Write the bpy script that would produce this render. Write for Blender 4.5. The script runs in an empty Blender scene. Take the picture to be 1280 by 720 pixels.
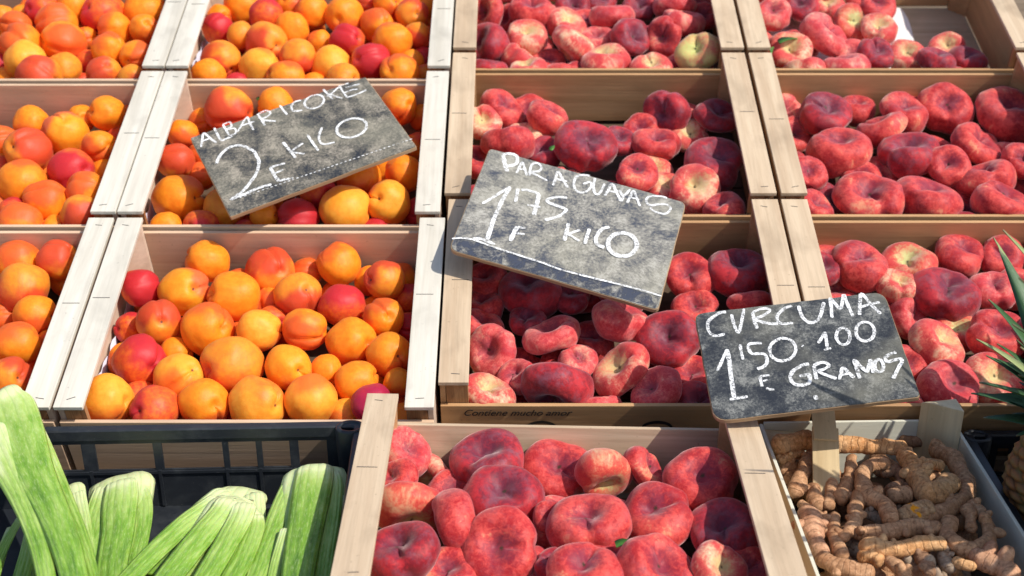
import bpy, bmesh, math, random
from mathutils import Vector, Matrix, Euler, noise
sc=bpy.context.scene
SUNDIR=(.57,-.04,.82); SUN=4.4; SKY=.15; EXPO=0.12
D={"cam":[0.0,-0.3301,0.9641],"pitch":64.5,"crates":{"A0":[[-0.6635,1.5269,0.5228],0.383,0.297,1,"a"],"A1":[[-0.6637,1.2436,0.4258],0.3825,0.2957,1,"a"],"A2":[[-0.6655,0.9589,0.3283],0.383,0.3001,1,"a"],"B0":[[-0.2785,1.5269,0.5228],0.383,0.297,1,"a"],"B1":[[-0.2792,1.2436,0.4258],0.3825,0.2957,1,"a"],"B2":[[-0.276,0.9589,0.3283],0.388,0.3001,1,"a"],"C0":[[0.1155,1.568,0.5368],0.399,0.297,1,"p"],"C1":[[0.1157,1.2801,0.4383],0.3995,0.3057,1,"p"],"C2":[[0.1187,0.9907,0.3392],0.3955,0.3,1,"p"],"D0":[[0.5195,1.568,0.5368],0.399,0.297,1,"p"],"D1":[[0.5205,1.2801,0.4383],0.399,0.3057,1,"p"],"D2":[[0.52,0.9907,0.3392],0.399,0.3,1,"p"],"C3":[[0.045,0.6557,0.3023],0.385,0.3,0,"p"]},"fruits":[["A0",-0.704,1.6041,0.4993,0.0262,-0.52,-0.77,0.37,"R",0,2],
["A0",-0.6591,1.6136,0.5011,0.0263,0.74,-0.48,-0.46,"O",0,4],
["A0",-0.6121,1.5966,0.4955,0.0321,-0.5,-0.68,0.53,"R",0,5],
["A0",-0.5537,1.6097,0.4973,0.0299,-0.99,-0.11,0.05,"O",0,6],
["A0",-0.6729,1.5674,0.4897,0.0305,-0.96,-0.24,-0.17,"O",0,3],
["A0",-0.7711,1.6252,0.4837,0.019,0.51,0.78,-0.37,"B",0,0],
["A0",-0.7285,1.5585,0.4867,0.0234,-0.94,-0.12,0.33,"O",1,1],
["A0",-0.7385,1.6186,0.4865,0.019,0.86,-0.45,0.22,"O",0,1],
["A0",-0.648,1.5165,0.4753,0.0322,-0.83,-0.5,0.24,"O",1,2],
["A0",-0.5845,1.5563,0.4837,0.0257,-0.54,0.79,-0.27,"O",1,4],
["A0",-0.5387,1.5496,0.4848,0.0233,0.36,-0.67,0.65,"O",1,5],
["A0",-0.5786,1.4972,0.4692,0.0251,-0.89,0.32,-0.33,"O",2,4],
["A0",-0.7071,1.5102,0.4732,0.031,-0.67,0.74,-0.08,"O",2,1],
["A0",-0.6133,1.5099,0.4475,0.019,-0.98,-0.19,0.09,"R",2,3],
["A0",-0.5352,1.4811,0.4632,0.0249,-0.33,-0.94,0.01,"O",2,5],
["A0",-0.6884,1.4663,0.461,0.0293,0.62,-0.75,0.23,"Y",2,2],
["A0",-0.7575,1.5561,0.4635,0.019,0.92,0.36,-0.17,"B",1,0],
["A0",-0.7385,1.4991,0.4475,0.019,-0.9,-0.4,0.19,"R",2,0],
["A0",-0.6359,1.4673,0.4484,0.0249,-0.63,-0.52,0.57,"B",3,2],
["A0",-0.658,1.4285,0.4488,0.0321,0.93,-0.35,-0.11,"B",3,1],
["A0",-0.7173,1.4648,0.4337,0.0193,0.8,-0.58,-0.14,"O",3,0],
["A0",-0.5722,1.4417,0.4502,0.0257,0.49,-0.51,0.7,"B",3,4],
["A0",-0.6148,1.4776,0.4229,0.019,0.86,0.46,-0.22,"B",3,3],
["A0",-0.5299,1.428,0.4473,0.02,-0.65,0.44,-0.62,"B",3,5],
["A0",-0.6303,1.5581,0.4684,0.019,0.88,-0.43,0.21,"O",1,3],
["A0",-0.6742,1.6464,0.4853,0.0231,-0.97,-0.21,0.1,"R",-1,0],
["A0",-0.6645,1.4945,0.4287,0.0231,0.98,-0.2,0.09,"B",-1,0],
["A0",-0.7624,1.602,0.4502,0.0201,-0.98,-0.19,0.09,"R",-1,0],
["A0",-0.8212,1.6211,0.4958,0.0222,0.72,-0.63,0.3,"O",-1,0],
["A0",-0.5538,1.586,0.4543,0.0231,-0.99,-0.11,0.05,"O",-1,0],
["A0",-0.6503,1.5577,0.4386,0.0205,-0.56,0.75,-0.36,"B",-1,0],
["A0",-0.7068,1.5759,0.4517,0.0252,-0.96,0.27,-0.13,"O",-1,0],
["A0",-0.553,1.6523,0.4948,0.0208,0.85,0.47,-0.22,"O",-1,0],
["A0",-0.7025,1.5351,0.4323,0.0234,0.98,-0.16,0.08,"O",-1,0],
["A0",-0.5426,1.5455,0.4435,0.0202,-0.56,-0.75,0.36,"O",-1,0],
["A0",-0.7046,1.4445,0.4045,0.0202,-0.89,0.42,-0.2,"R",-1,0],
["A0",-0.5248,1.4366,0.4104,0.0209,0.46,0.8,-0.38,"O",-1,0],
["A0",-0.5662,1.4698,0.4211,0.0245,-0.39,0.83,-0.4,"R",-1,0],
["A0",-0.8154,1.5726,0.4838,0.0249,-0.87,-0.44,0.21,"O",-1,0],
["A0",-0.6594,1.6056,0.4593,0.0248,-0.86,-0.46,0.22,"O",-1,0],
["A0",-0.7362,1.6556,0.4874,0.022,-0.63,-0.7,0.33,"O",-1,0],
["A0",-0.6228,1.6583,0.488,0.0243,0.8,0.55,-0.26,"O",-1,0],
["A0",-0.7578,1.4381,0.4445,0.0224,-0.58,-0.73,0.35,"O",-1,0],
["A0",-0.5308,1.6319,0.4738,0.0213,0.9,-0.39,0.19,"O",-1,0],
["A0",-0.8036,1.5219,0.4701,0.0211,0.81,-0.53,0.25,"O",-1,0],
["A0",-0.8144,1.4292,0.4416,0.0203,0.75,-0.59,0.28,"O",-1,0],
["A0",-0.814,1.5094,0.4332,0.0241,0.66,0.68,-0.32,"O",-1,0],
["A0",-0.5699,1.51,0.4334,0.0238,0.87,-0.45,0.21,"B",-1,0],
["A0",-0.798,1.6157,0.4618,0.0218,0.79,-0.56,0.27,"R",-1,0],
["A0",-0.781,1.4633,0.4275,0.0208,0.72,-0.63,0.3,"B",-1,0],
["A0",-0.8019,1.5577,0.4469,0.0222,-0.9,-0.4,0.19,"O",-1,0],
["A1",-0.6478,1.3472,0.4081,0.0247,0.95,-0.27,0.13,"O",0,0],
["A1",-0.5875,1.3671,0.4087,0.0195,0.51,-0.78,0.37,"O",0,2],
["A1",-0.5973,1.325,0.4026,0.0298,0.21,-0.48,0.85,"S",0,1],
["A1",-0.5487,1.358,0.4199,0.0237,-0.68,-0.66,0.32,"O",0,3],
["A1",-0.6722,1.3006,0.4002,0.021,-0.5,-0.78,0.37,"O",1,0],
["A1",-0.6288,1.2726,0.3972,0.03,-0.45,-0.77,0.45,"B",1,1],
["A1",-0.5667,1.2442,0.3801,0.0297,0.84,-0.49,0.23,"R",2,2],
["A1",-0.5421,1.2862,0.3986,0.0219,0.84,-0.48,0.23,"O",1,2],
["A1",-0.6225,1.2207,0.3716,0.0314,0.95,0.16,-0.26,"O",3,0],
["A1",-0.5847,1.1871,0.3593,0.028,-0.98,-0.2,0.09,"O",3,1],
["A1",-0.6512,1.2044,0.3443,0.019,-0.67,-0.67,0.32,"O",4,0],
["A1",-0.6038,1.1437,0.3487,0.0274,0.98,0.19,-0.09,"O",4,2],
["A1",-0.537,1.1978,0.369,0.0261,-0.78,0.37,-0.49,"O",3,2],
["A1",-0.53,1.1541,0.3563,0.0255,0.97,0.21,-0.1,"B",4,4],
["A1",-0.5643,1.1543,0.3353,0.019,-0.78,-0.57,0.27,"O",4,3],
["A1",-0.6718,1.2792,0.3718,0.019,0.99,-0.1,0.05,"B",2,0],
["A1",-0.6108,1.2839,0.3627,0.019,0.51,0.78,-0.37,"O",2,1],
["A1",-0.5328,1.3517,0.3858,0.019,0.37,-0.84,0.4,"B",0,4],
["A1",-0.5288,1.385,0.4027,0.019,-0.51,-0.77,0.37,"R",0,5],
["A1",-0.5329,1.2719,0.3664,0.019,0.48,-0.79,0.38,"O",2,3],
["A1",-0.625,1.1832,0.3476,0.019,-0.9,-0.38,0.18,"R",4,1],
["A1",-0.7023,1.241,0.3738,0.0227,-0.78,-0.56,0.27,"O",-1,0],
["A1",-0.6505,1.2443,0.3415,0.0251,0.93,-0.33,0.16,"O",-1,0],
["A1",-0.5939,1.2425,0.341,0.0233,-0.81,-0.54,0.26,"O",-1,0],
["A1",-0.6988,1.1775,0.3548,0.0255,-0.95,-0.29,0.14,"R",-1,0],
["A1",-0.5095,1.187,0.3327,0.0246,-0.64,-0.69,0.33,"O",-1,0],
["A1",-0.7606,1.3558,0.4029,0.0245,0.54,-0.76,0.36,"B",-1,0],
["A1",-0.5779,1.1714,0.3109,0.0213,0.9,0.39,-0.19,"O",-1,0],
["A1",-0.7235,1.2203,0.3512,0.0202,-0.96,0.26,-0.12,"O",-1,0],
["A1",-0.6778,1.1687,0.3184,0.0243,-0.95,-0.29,0.14,"R",-1,0],
["A1",-0.7322,1.266,0.3724,0.0232,-0.57,-0.74,0.35,"R",-1,0],
["A1",-0.5471,1.1994,0.3198,0.0247,0.92,-0.36,0.17,"O",-1,0],
["A1",-0.5103,1.3756,0.3748,0.0207,0.75,-0.6,0.29,"O",-1,0],
["A1",-0.6646,1.3674,0.3729,0.023,0.92,-0.36,0.17,"B",-1,0],
["A1",-0.632,1.1716,0.311,0.0219,-0.99,0.11,-0.05,"O",-1,0],
["A1",-0.5608,1.3278,0.3718,0.0246,-0.96,-0.26,0.13,"R",-1,0],
["A1",-0.7694,1.3254,0.3795,0.0218,-0.88,-0.43,0.21,"B",-1,0],
["A1",-0.7926,1.3767,0.3832,0.0231,-0.99,0.12,-0.06,"O",-1,0],
["A1",-0.7319,1.3371,0.3741,0.0248,0.96,-0.27,0.13,"O",-1,0],
["A1",-0.6187,1.3696,0.3898,0.0242,0.82,-0.51,0.24,"O",-1,0],
["A1",-0.6099,1.2047,0.3214,0.022,-0.98,0.19,-0.09,"O",-1,0],
["A1",-0.6925,1.3191,0.3697,0.0228,-0.88,-0.43,0.2,"O",-1,0],
["A1",-0.7038,1.2833,0.344,0.0227,-0.45,-0.8,0.38,"O",-1,0],
["A1",-0.6258,1.3322,0.3647,0.0239,0.99,-0.12,0.06,"O",-1,0],
["A1",-0.7329,1.3775,0.3834,0.021,0.83,-0.51,0.24,"B",-1,0],
["A1",-0.5575,1.3696,0.3734,0.0202,-0.92,-0.35,0.17,"R",-1,0],
["A1",-0.5795,1.2929,0.3631,0.0216,0.98,-0.16,0.07,"R",-1,0],
["A2",-0.592,1.09,0.3219,0.0267,-0.99,-0.14,0.07,"O",0,0],
["A2",-0.5432,1.0852,0.3256,0.0247,0.85,0.03,0.53,"B",0,1],
["A2",-0.5414,1.0976,0.2905,0.019,0.92,0.35,-0.17,"O",0,2],
["A2",-0.5711,1.0401,0.3109,0.0298,-0.55,0.78,-0.32,"B",1,0],
["A2",-0.5927,1.0216,0.281,0.019,-0.86,-0.46,0.22,"O",2,0],
["A2",-0.5458,1.0007,0.2939,0.0246,0.96,-0.25,0.12,"O",2,1],
["A2",-0.5528,0.9524,0.2835,0.0258,-0.99,-0.1,0.05,"O",3,0],
["A2",-0.5413,0.8954,0.2734,0.0232,0.68,-0.66,0.32,"B",4,0],
["A2",-0.5343,0.9185,0.2458,0.019,-0.38,0.83,-0.4,"B",4,1],
["A2",-0.5214,0.9728,0.2704,0.019,0.72,0.63,-0.3,"O",3,1],
["A2",-0.5991,0.9068,0.2617,0.0258,0.95,-0.29,0.14,"R",-1,0],
["A2",-0.6753,1.0617,0.3035,0.0217,0.64,-0.69,0.33,"B",-1,0],
["A2",-0.5892,1.085,0.2843,0.0213,0.76,0.58,-0.28,"B",-1,0],
["A2",-0.5422,0.9817,0.2419,0.0207,-0.93,0.32,-0.15,"O",-1,0],
["A2",-0.5509,0.8607,0.247,0.0252,-0.58,-0.74,0.35,"O",-1,0],
["A2",-0.5829,0.8817,0.2286,0.0222,-0.83,-0.51,0.24,"O",-1,0],
["A2",-0.5171,0.9453,0.2315,0.0227,0.48,-0.79,0.38,"O",-1,0],
["A2",-0.6375,1.0463,0.2998,0.0245,-0.82,0.52,-0.25,"O",-1,0],
["A2",-0.6523,1.03,0.263,0.0222,0.74,-0.61,0.29,"O",-1,0],
["A2",-0.5374,0.8825,0.212,0.0251,0.87,0.44,-0.21,"O",-1,0],
["A2",-0.6143,0.9768,0.282,0.0227,-0.53,-0.76,0.36,"O",-1,0],
["A2",-0.6379,0.9229,0.2666,0.0221,0.98,-0.16,0.08,"O",-1,0],
["A2",-0.5904,0.9292,0.2267,0.0219,-0.88,-0.43,0.21,"O",-1,0],
["A2",-0.633,1.0871,0.2848,0.0226,-0.83,-0.5,0.24,"O",-1,0],
["A2",-0.5975,0.9794,0.2496,0.0209,-0.94,-0.32,0.15,"R",-1,0],
["A2",-0.6805,1.0923,0.2778,0.0216,0.84,0.49,-0.23,"O",-1,0],
["A2",-0.5706,1.0307,0.2549,0.0205,0.71,0.64,-0.31,"O",-1,0],
["A2",-0.5229,1.0607,0.2705,0.0235,0.99,-0.14,0.07,"O",-1,0],
["A2",-0.6389,0.9641,0.2536,0.0211,0.64,-0.69,0.33,"O",-1,0],
["A2",-0.5083,0.8676,0.2324,0.0208,0.92,-0.36,0.17,"O",-1,0],
["A2",-0.6583,1.0022,0.2888,0.0228,-0.99,-0.11,0.05,"O",-1,0],
["A2",-0.5115,1.0063,0.2733,0.0249,-0.8,-0.55,0.26,"R",-1,0],
["A2",-0.508,1.0963,0.2868,0.0207,0.39,-0.83,0.4,"O",-1,0],
["A2",-0.6131,0.8634,0.2479,0.0247,-0.86,-0.47,0.22,"O",-1,0],
["A2",-0.6413,0.9308,0.2272,0.0219,-0.46,0.8,-0.38,"O",-1,0],
["A2",-0.6206,0.8755,0.2098,0.0237,0.7,-0.65,0.31,"B",-1,0],
["B0",-0.4115,1.6398,0.4963,0.0303,-0.86,0.45,-0.22,"O",0,1],
["B0",-0.3682,1.5877,0.4966,0.026,-0.93,-0.28,-0.24,"R",0,2],
["B0",-0.3351,1.6272,0.5061,0.0265,-0.4,-0.83,0.39,"O",0,3],
["B0",-0.3009,1.5964,0.4987,0.0261,-0.0,-0.61,-0.79,"O",0,4],
["B0",-0.2511,1.5872,0.4965,0.0308,-0.21,-0.98,0.05,"O",0,5],
["B0",-0.2205,1.6503,0.4985,0.019,0.88,0.43,-0.21,"B",0,6],
["B0",-0.1864,1.6244,0.5034,0.0265,0.44,-0.81,0.39,"O",0,7],
["B0",-0.1517,1.5904,0.4972,0.0249,0.44,-0.87,0.24,"B",0,8],
["B0",-0.1301,1.6283,0.5025,0.0217,0.73,0.62,-0.29,"O",0,9],
["B0",-0.4328,1.5562,0.4843,0.0234,0.38,0.83,-0.4,"R",1,0],
["B0",-0.3956,1.5313,0.4812,0.0208,0.49,0.16,0.86,"B",1,1],
["B0",-0.3553,1.5157,0.4748,0.0299,0.63,-0.77,0.04,"B",1,2],
["B0",-0.3247,1.559,0.4823,0.0258,0.0,0.26,0.97,"O",1,3],
["B0",-0.2842,1.5471,0.4665,0.019,-0.47,-0.65,-0.59,"O",1,4],
["B0",-0.2411,1.5229,0.4752,0.0254,0.74,-0.61,0.29,"R",1,5],
["B0",-0.2024,1.5699,0.4867,0.0259,0.71,-0.63,0.3,"O",1,6],
["B0",-0.1742,1.5108,0.4772,0.0287,-0.94,-0.3,0.14,"O",1,7],
["B0",-0.1399,1.5407,0.4763,0.0221,0.9,-0.4,0.19,"B",1,8],
["B0",-0.4169,1.483,0.4592,0.0284,0.71,-0.59,-0.38,"B",2,0],
["B0",-0.3574,1.4602,0.4539,0.0281,-0.85,0.48,-0.23,"Y",3,2],
["B0",-0.3054,1.4713,0.4655,0.0271,-0.64,0.74,-0.23,"B",2,1],
["B0",-0.2585,1.4675,0.4541,0.0282,-0.8,0.54,-0.26,"Y",3,5],
["B0",-0.2018,1.468,0.4599,0.0282,-0.64,-0.69,0.33,"R",2,2],
["B0",-0.4244,1.4337,0.4502,0.0233,0.89,0.25,-0.38,"O",3,0],
["B0",-0.3878,1.4423,0.434,0.019,-0.96,-0.24,0.12,"R",3,1],
["B0",-0.3175,1.434,0.4449,0.0267,-0.84,-0.34,0.41,"O",3,3],
["B0",-0.238,1.4291,0.4463,0.0222,0.84,-0.48,0.23,"B",3,6],
["B0",-0.1593,1.4398,0.4507,0.029,-0.48,-0.77,0.41,"O",3,7],
["B0",-0.2798,1.4383,0.4336,0.019,0.73,-0.62,0.29,"O",3,4],
["B0",-0.1263,1.4658,0.438,0.019,0.61,0.71,-0.34,"O",3,8],
["B0",-0.1303,1.5168,0.4496,0.019,-0.89,0.41,-0.19,"R",2,4],
["B0",-0.1467,1.4879,0.453,0.019,-0.45,-0.81,0.38,"O",2,3],
["B0",-0.4417,1.6119,0.488,0.019,0.59,-0.73,0.35,"O",0,0],
["B0",-0.3087,1.4954,0.4373,0.0209,-0.96,-0.26,0.12,"O",-1,0],
["B0",-0.1272,1.6263,0.4643,0.0253,-0.48,-0.79,0.38,"O",-1,0],
["B0",-0.3772,1.554,0.4624,0.0215,0.53,-0.77,0.37,"O",-1,0],
["B0",-0.2513,1.4677,0.4121,0.0221,0.88,-0.43,0.2,"O",-1,0],
["B0",-0.4141,1.4656,0.4114,0.0231,-0.78,-0.56,0.27,"B",-1,0],
["B0",-0.3391,1.5993,0.4659,0.0218,-0.53,-0.76,0.36,"O",-1,0],
["B0",-0.4033,1.5907,0.4555,0.0205,0.84,-0.48,0.23,"R",-1,0],
["B0",-0.2023,1.4588,0.4092,0.0233,-0.76,0.59,-0.28,"B",-1,0],
["B0",-0.3542,1.5398,0.4336,0.0232,-0.94,-0.3,0.14,"O",-1,0],
["B0",-0.2294,1.542,0.4343,0.0248,0.75,0.59,-0.28,"R",-1,0],
["B0",-0.1528,1.565,0.4488,0.024,0.92,-0.35,0.16,"O",-1,0],
["B0",-0.1735,1.6593,0.4963,0.021,-0.74,-0.6,0.29,"B",-1,0],
["B0",-0.3746,1.4936,0.4285,0.0218,-0.94,-0.32,0.15,"O",-1,0],
["B0",-0.3112,1.6327,0.4658,0.0252,0.95,-0.27,0.13,"B",-1,0],
["B0",-0.307,1.5423,0.4343,0.0237,0.65,-0.69,0.33,"O",-1,0],
["B0",-0.3619,1.4626,0.4104,0.0216,-0.67,0.67,-0.32,"R",-1,0],
["B0",-0.3667,1.5853,0.4459,0.0206,-0.48,-0.79,0.38,"O",-1,0],
["B0",-0.2596,1.585,0.4541,0.0216,-0.55,-0.76,0.36,"R",-1,0],
["B0",-0.4185,1.5208,0.4282,0.0253,-0.98,-0.19,0.09,"O",-1,0],
["B0",-0.1755,1.4841,0.4256,0.0226,-0.99,-0.13,0.06,"O",-1,0],
["B0",-0.1928,1.5657,0.449,0.0222,0.49,-0.79,0.38,"R",-1,0],
["B0",-0.2195,1.6065,0.4677,0.0232,-0.67,0.67,-0.32,"O",-1,0],
["B0",-0.3605,1.6482,0.4776,0.0255,0.93,0.33,-0.16,"R",-1,0],
["B0",-0.3003,1.444,0.4044,0.0251,0.87,0.44,-0.21,"O",-1,0],
["B0",-0.2483,1.6576,0.4797,0.0216,0.96,0.25,-0.12,"B",-1,0],
["B0",-0.2616,1.5164,0.4352,0.0214,0.9,-0.39,0.19,"B",-1,0],
["B0",-0.1528,1.5281,0.4303,0.0206,-0.93,-0.34,0.16,"O",-1,0],
["B0",-0.1471,1.4479,0.4057,0.023,0.88,-0.43,0.21,"B",-1,0],
["B0",-0.181,1.6253,0.4641,0.0218,0.82,0.51,-0.24,"B",-1,0],
["B0",-0.2061,1.5064,0.4406,0.0229,0.79,-0.55,0.26,"O",-1,0],
["B1",-0.3857,1.3661,0.4212,0.0324,0.96,-0.28,-0.05,"B",0,1],
["B1",-0.3235,1.3725,0.427,0.0238,-0.95,-0.28,0.13,"O",0,2],
["B1",-0.4267,1.3794,0.4008,0.019,0.79,-0.55,0.26,"O",0,0],
["B1",-0.4406,1.3251,0.4009,0.0213,0.68,0.66,-0.32,"O",1,0],
["B1",-0.4366,1.2589,0.387,0.0237,-0.92,-0.35,0.17,"B",2,0],
["B1",-0.4203,1.1921,0.3622,0.033,0.87,-0.45,0.21,"O",4,0],
["B1",-0.4059,1.2635,0.3649,0.019,0.96,-0.25,0.12,"O",3,0],
["B1",-0.3596,1.1754,0.3549,0.0278,-0.84,0.41,0.35,"B",4,1],
["B1",-0.4239,1.1365,0.3463,0.0195,-0.73,0.61,-0.29,"O",5,0],
["B1",-0.3822,1.1401,0.3438,0.0225,-0.43,-0.8,0.42,"R",5,1],
["B1",-0.3064,1.1547,0.3544,0.0187,0.91,-0.37,0.18,"O",5,3],
["B1",-0.2665,1.152,0.3505,0.0265,-0.97,-0.21,0.1,"R",5,4],
["B1",-0.2082,1.161,0.3594,0.0325,0.99,-0.1,0.05,"Y",4,3],
["B1",-0.1569,1.179,0.3618,0.0288,-0.35,-0.78,0.51,"Y",4,4],
["B1",-0.1413,1.2408,0.377,0.0256,0.47,0.55,-0.7,"O",3,2],
["B1",-0.1967,1.224,0.3779,0.0284,-0.66,0.67,-0.32,"O",3,1],
["B1",-0.2452,1.1937,0.3693,0.024,0.72,-0.63,0.3,"R",4,2],
["B1",-0.1564,1.369,0.4259,0.026,0.68,-0.66,0.32,"O",0,3],
["B1",-0.1256,1.3824,0.4057,0.0197,0.81,-0.53,0.25,"O",0,4],
["B1",-0.1304,1.3259,0.3838,0.019,0.48,-0.79,0.38,"B",2,1],
["B1",-0.1199,1.1894,0.3448,0.019,-0.93,-0.34,0.16,"R",5,6],
["B1",-0.1712,1.1542,0.3323,0.019,0.75,-0.6,0.29,"R",5,5],
["B1",-0.3295,1.1453,0.3339,0.019,0.49,0.78,-0.37,"R",5,2],
["B1",-0.1887,1.3604,0.3877,0.0258,0.44,0.81,-0.39,"O",-1,0],
["B1",-0.1382,1.1666,0.3094,0.0245,-0.89,-0.41,0.2,"O",-1,0],
["B1",-0.3778,1.3337,0.3815,0.0234,0.99,-0.13,0.06,"R",-1,0],
["B1",-0.3316,1.2947,0.3882,0.0244,0.99,-0.12,0.06,"O",-1,0],
["B1",-0.2194,1.1963,0.3272,0.0226,-0.57,0.74,-0.35,"O",-1,0],
["B1",-0.2384,1.3134,0.3929,0.0231,-0.93,-0.33,0.16,"O",-1,0],
["B1",-0.3224,1.3442,0.3921,0.0234,0.85,-0.47,0.22,"O",-1,0],
["B1",-0.2389,1.1655,0.309,0.0258,-0.77,0.57,-0.27,"O",-1,0],
["B1",-0.2907,1.3362,0.3739,0.0202,-0.94,0.31,-0.15,"B",-1,0],
["B1",-0.2738,1.2627,0.3798,0.0223,0.73,0.62,-0.29,"R",-1,0],
["B1",-0.4391,1.2757,0.3502,0.0206,0.82,0.52,-0.25,"O",-1,0],
["B1",-0.16,1.204,0.3212,0.024,-0.92,-0.35,0.17,"O",-1,0],
["B1",-0.4101,1.2968,0.3805,0.0204,-0.83,0.5,-0.24,"O",-1,0],
["B1",-0.3156,1.202,0.3624,0.0246,0.82,-0.52,0.25,"O",-1,0],
["B1",-0.3041,1.2673,0.3479,0.0255,-0.65,0.69,-0.33,"R",-1,0],
["B1",-0.2186,1.2986,0.3563,0.0241,-0.75,-0.59,0.28,"B",-1,0],
["B1",-0.195,1.2458,0.3419,0.0231,-0.66,-0.68,0.32,"B",-1,0],
["B1",-0.1716,1.3097,0.392,0.0255,0.89,-0.4,0.19,"O",-1,0],
["B1",-0.3274,1.2554,0.3778,0.021,-0.89,0.41,-0.2,"R",-1,0],
["B1",-0.434,1.1714,0.3109,0.0246,-0.68,0.67,-0.32,"R",-1,0],
["B1",-0.2617,1.2952,0.3554,0.026,-0.79,0.55,-0.26,"O",-1,0],
["B1",-0.2481,1.3466,0.3763,0.0208,0.77,0.57,-0.27,"O",-1,0],
["B1",-0.3422,1.1907,0.3171,0.0218,-0.95,0.29,-0.14,"B",-1,0],
["B1",-0.3294,1.3008,0.3486,0.0205,0.83,-0.5,0.24,"B",-1,0],
["B1",-0.2761,1.1881,0.333,0.0216,-0.67,-0.67,0.32,"O",-1,0],
["B1",-0.3044,1.2161,0.3249,0.0219,-0.99,-0.1,0.05,"O",-1,0],
["B1",-0.1607,1.2903,0.3541,0.0256,0.94,-0.32,0.15,"O",-1,0],
["B1",-0.2912,1.3736,0.3988,0.0212,-0.74,-0.61,0.29,"O",-1,0],
["B1",-0.2405,1.2274,0.3449,0.0237,-0.61,-0.71,0.34,"O",-1,0],
["B1",-0.3477,1.2492,0.3429,0.0227,0.39,0.83,-0.4,"R",-1,0],
["B2",-0.4373,1.0479,0.3068,0.0234,0.42,0.82,-0.39,"R",0,0],
["B2",-0.3849,1.0438,0.3044,0.0308,0.59,-0.68,0.44,"S",0,1],
["B2",-0.365,1.0844,0.3244,0.0266,-0.82,-0.21,0.53,"O",0,2],
["B2",-0.3245,1.0315,0.3037,0.0306,-0.75,-0.53,0.4,"O",1,1],
["B2",-0.2903,1.0808,0.3133,0.0295,0.62,-0.71,0.34,"B",0,3],
["B2",-0.2503,1.1013,0.3017,0.019,0.99,-0.15,0.07,"O",0,4],
["B2",-0.2085,1.0875,0.319,0.0267,0.58,0.74,-0.35,"O",0,5],
["B2",-0.1518,1.0556,0.3135,0.0244,-0.75,-0.6,0.28,"B",0,7],
["B2",-0.1732,1.0847,0.2981,0.019,0.0,-0.45,0.89,"O",0,6],
["B2",-0.2506,1.0334,0.3035,0.0278,0.53,-0.58,0.62,"B",1,4],
["B2",-0.1988,1.0233,0.296,0.0259,0.96,0.24,-0.12,"R",1,5],
["B2",-0.1489,0.9955,0.2948,0.0237,0.38,-0.8,0.46,"O",1,6],
["B2",-0.2869,1.047,0.2866,0.019,-0.0,-0.59,-0.81,"O",1,2],
["B2",-0.4036,0.9925,0.291,0.0264,0.37,-0.84,0.4,"B",1,0],
["B2",-0.4417,1.0087,0.2744,0.019,-0.6,-0.72,0.34,"R",2,0],
["B2",-0.3469,0.9821,0.2874,0.0307,0.76,-0.59,0.28,"O",2,1],
["B2",-0.2884,0.9776,0.2869,0.0253,0.98,-0.17,0.08,"Y",2,2],
["B2",-0.2364,0.9787,0.2879,0.0244,0.98,-0.17,-0.11,"O",2,3],
["B2",-0.1828,0.9637,0.2794,0.0278,0.79,-0.55,0.26,"O",2,4],
["B2",-0.1378,0.9388,0.2767,0.0256,0.5,-0.78,0.37,"O",3,6],
["B2",-0.247,0.9195,0.2713,0.0271,0.6,-0.74,0.3,"S",3,4],
["B2",-0.4129,0.9349,0.2717,0.0291,0.67,-0.73,0.08,"R",3,0],
["B2",-0.3631,0.9073,0.2651,0.0278,0.7,-0.36,0.62,"Y",3,2],
["B2",-0.3819,0.9671,0.2641,0.019,0.97,-0.21,0.1,"O",3,1],
["B2",-0.3077,0.9215,0.2741,0.0332,-0.68,-0.7,0.2,"B",3,3],
["B2",-0.2067,0.9245,0.2644,0.0193,0.46,-0.86,-0.2,"O",3,5],
["B2",-0.171,0.901,0.2635,0.0242,0.91,-0.07,0.4,"O",4,7],
["B2",-0.125,0.9041,0.2609,0.0174,0.98,-0.16,0.08,"O",4,9],
["B2",-0.4318,0.8709,0.2591,0.0281,0.92,-0.35,0.16,"Y",4,0],
["B2",-0.3796,0.8605,0.2547,0.0262,-0.45,-0.81,0.38,"R",4,2],
["B2",-0.3306,0.8719,0.2539,0.0273,0.65,-0.69,0.33,"O",4,3],
["B2",-0.2729,0.8693,0.2554,0.0306,0.81,-0.53,0.25,"Y",4,4],
["B2",-0.2165,0.876,0.2565,0.029,0.93,0.32,-0.15,"Y",4,5],
["B2",-0.1799,0.8737,0.2386,0.019,-0.83,0.51,-0.24,"Y",4,6],
["B2",-0.1503,0.8642,0.2584,0.0229,0.47,0.83,-0.3,"M",4,8],
["B2",-0.4078,0.9019,0.2445,0.019,0.96,0.26,-0.13,"R",4,1],
["B2",-0.1202,1.0086,0.2742,0.019,-0.76,-0.59,0.28,"R",2,5],
["B2",-0.1237,1.0596,0.2867,0.019,0.8,-0.54,0.26,"R",1,7],
["B2",-0.2789,1.0149,0.2797,0.019,0.69,-0.65,0.31,"R",1,3],
["B2",-0.2244,0.892,0.2151,0.0238,-0.86,-0.47,0.22,"O",-1,0],
["B2",-0.396,0.9396,0.2298,0.0227,0.95,-0.29,0.14,"O",-1,0],
["B2",-0.3367,0.9774,0.2407,0.0212,-0.49,-0.79,0.38,"O",-1,0],
["B2",-0.1136,0.966,0.2541,0.0203,0.96,-0.26,0.12,"O",-1,0],
["B2",-0.432,0.8858,0.2131,0.0255,-0.99,0.11,-0.05,"B",-1,0],
["B2",-0.2122,0.9348,0.2284,0.0222,0.71,-0.64,0.3,"O",-1,0],
["B2",-0.3724,1.0728,0.2734,0.0211,-0.94,0.31,-0.15,"B",-1,0],
["B2",-0.1141,0.8616,0.2389,0.021,-0.7,0.64,-0.31,"O",-1,0],
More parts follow.
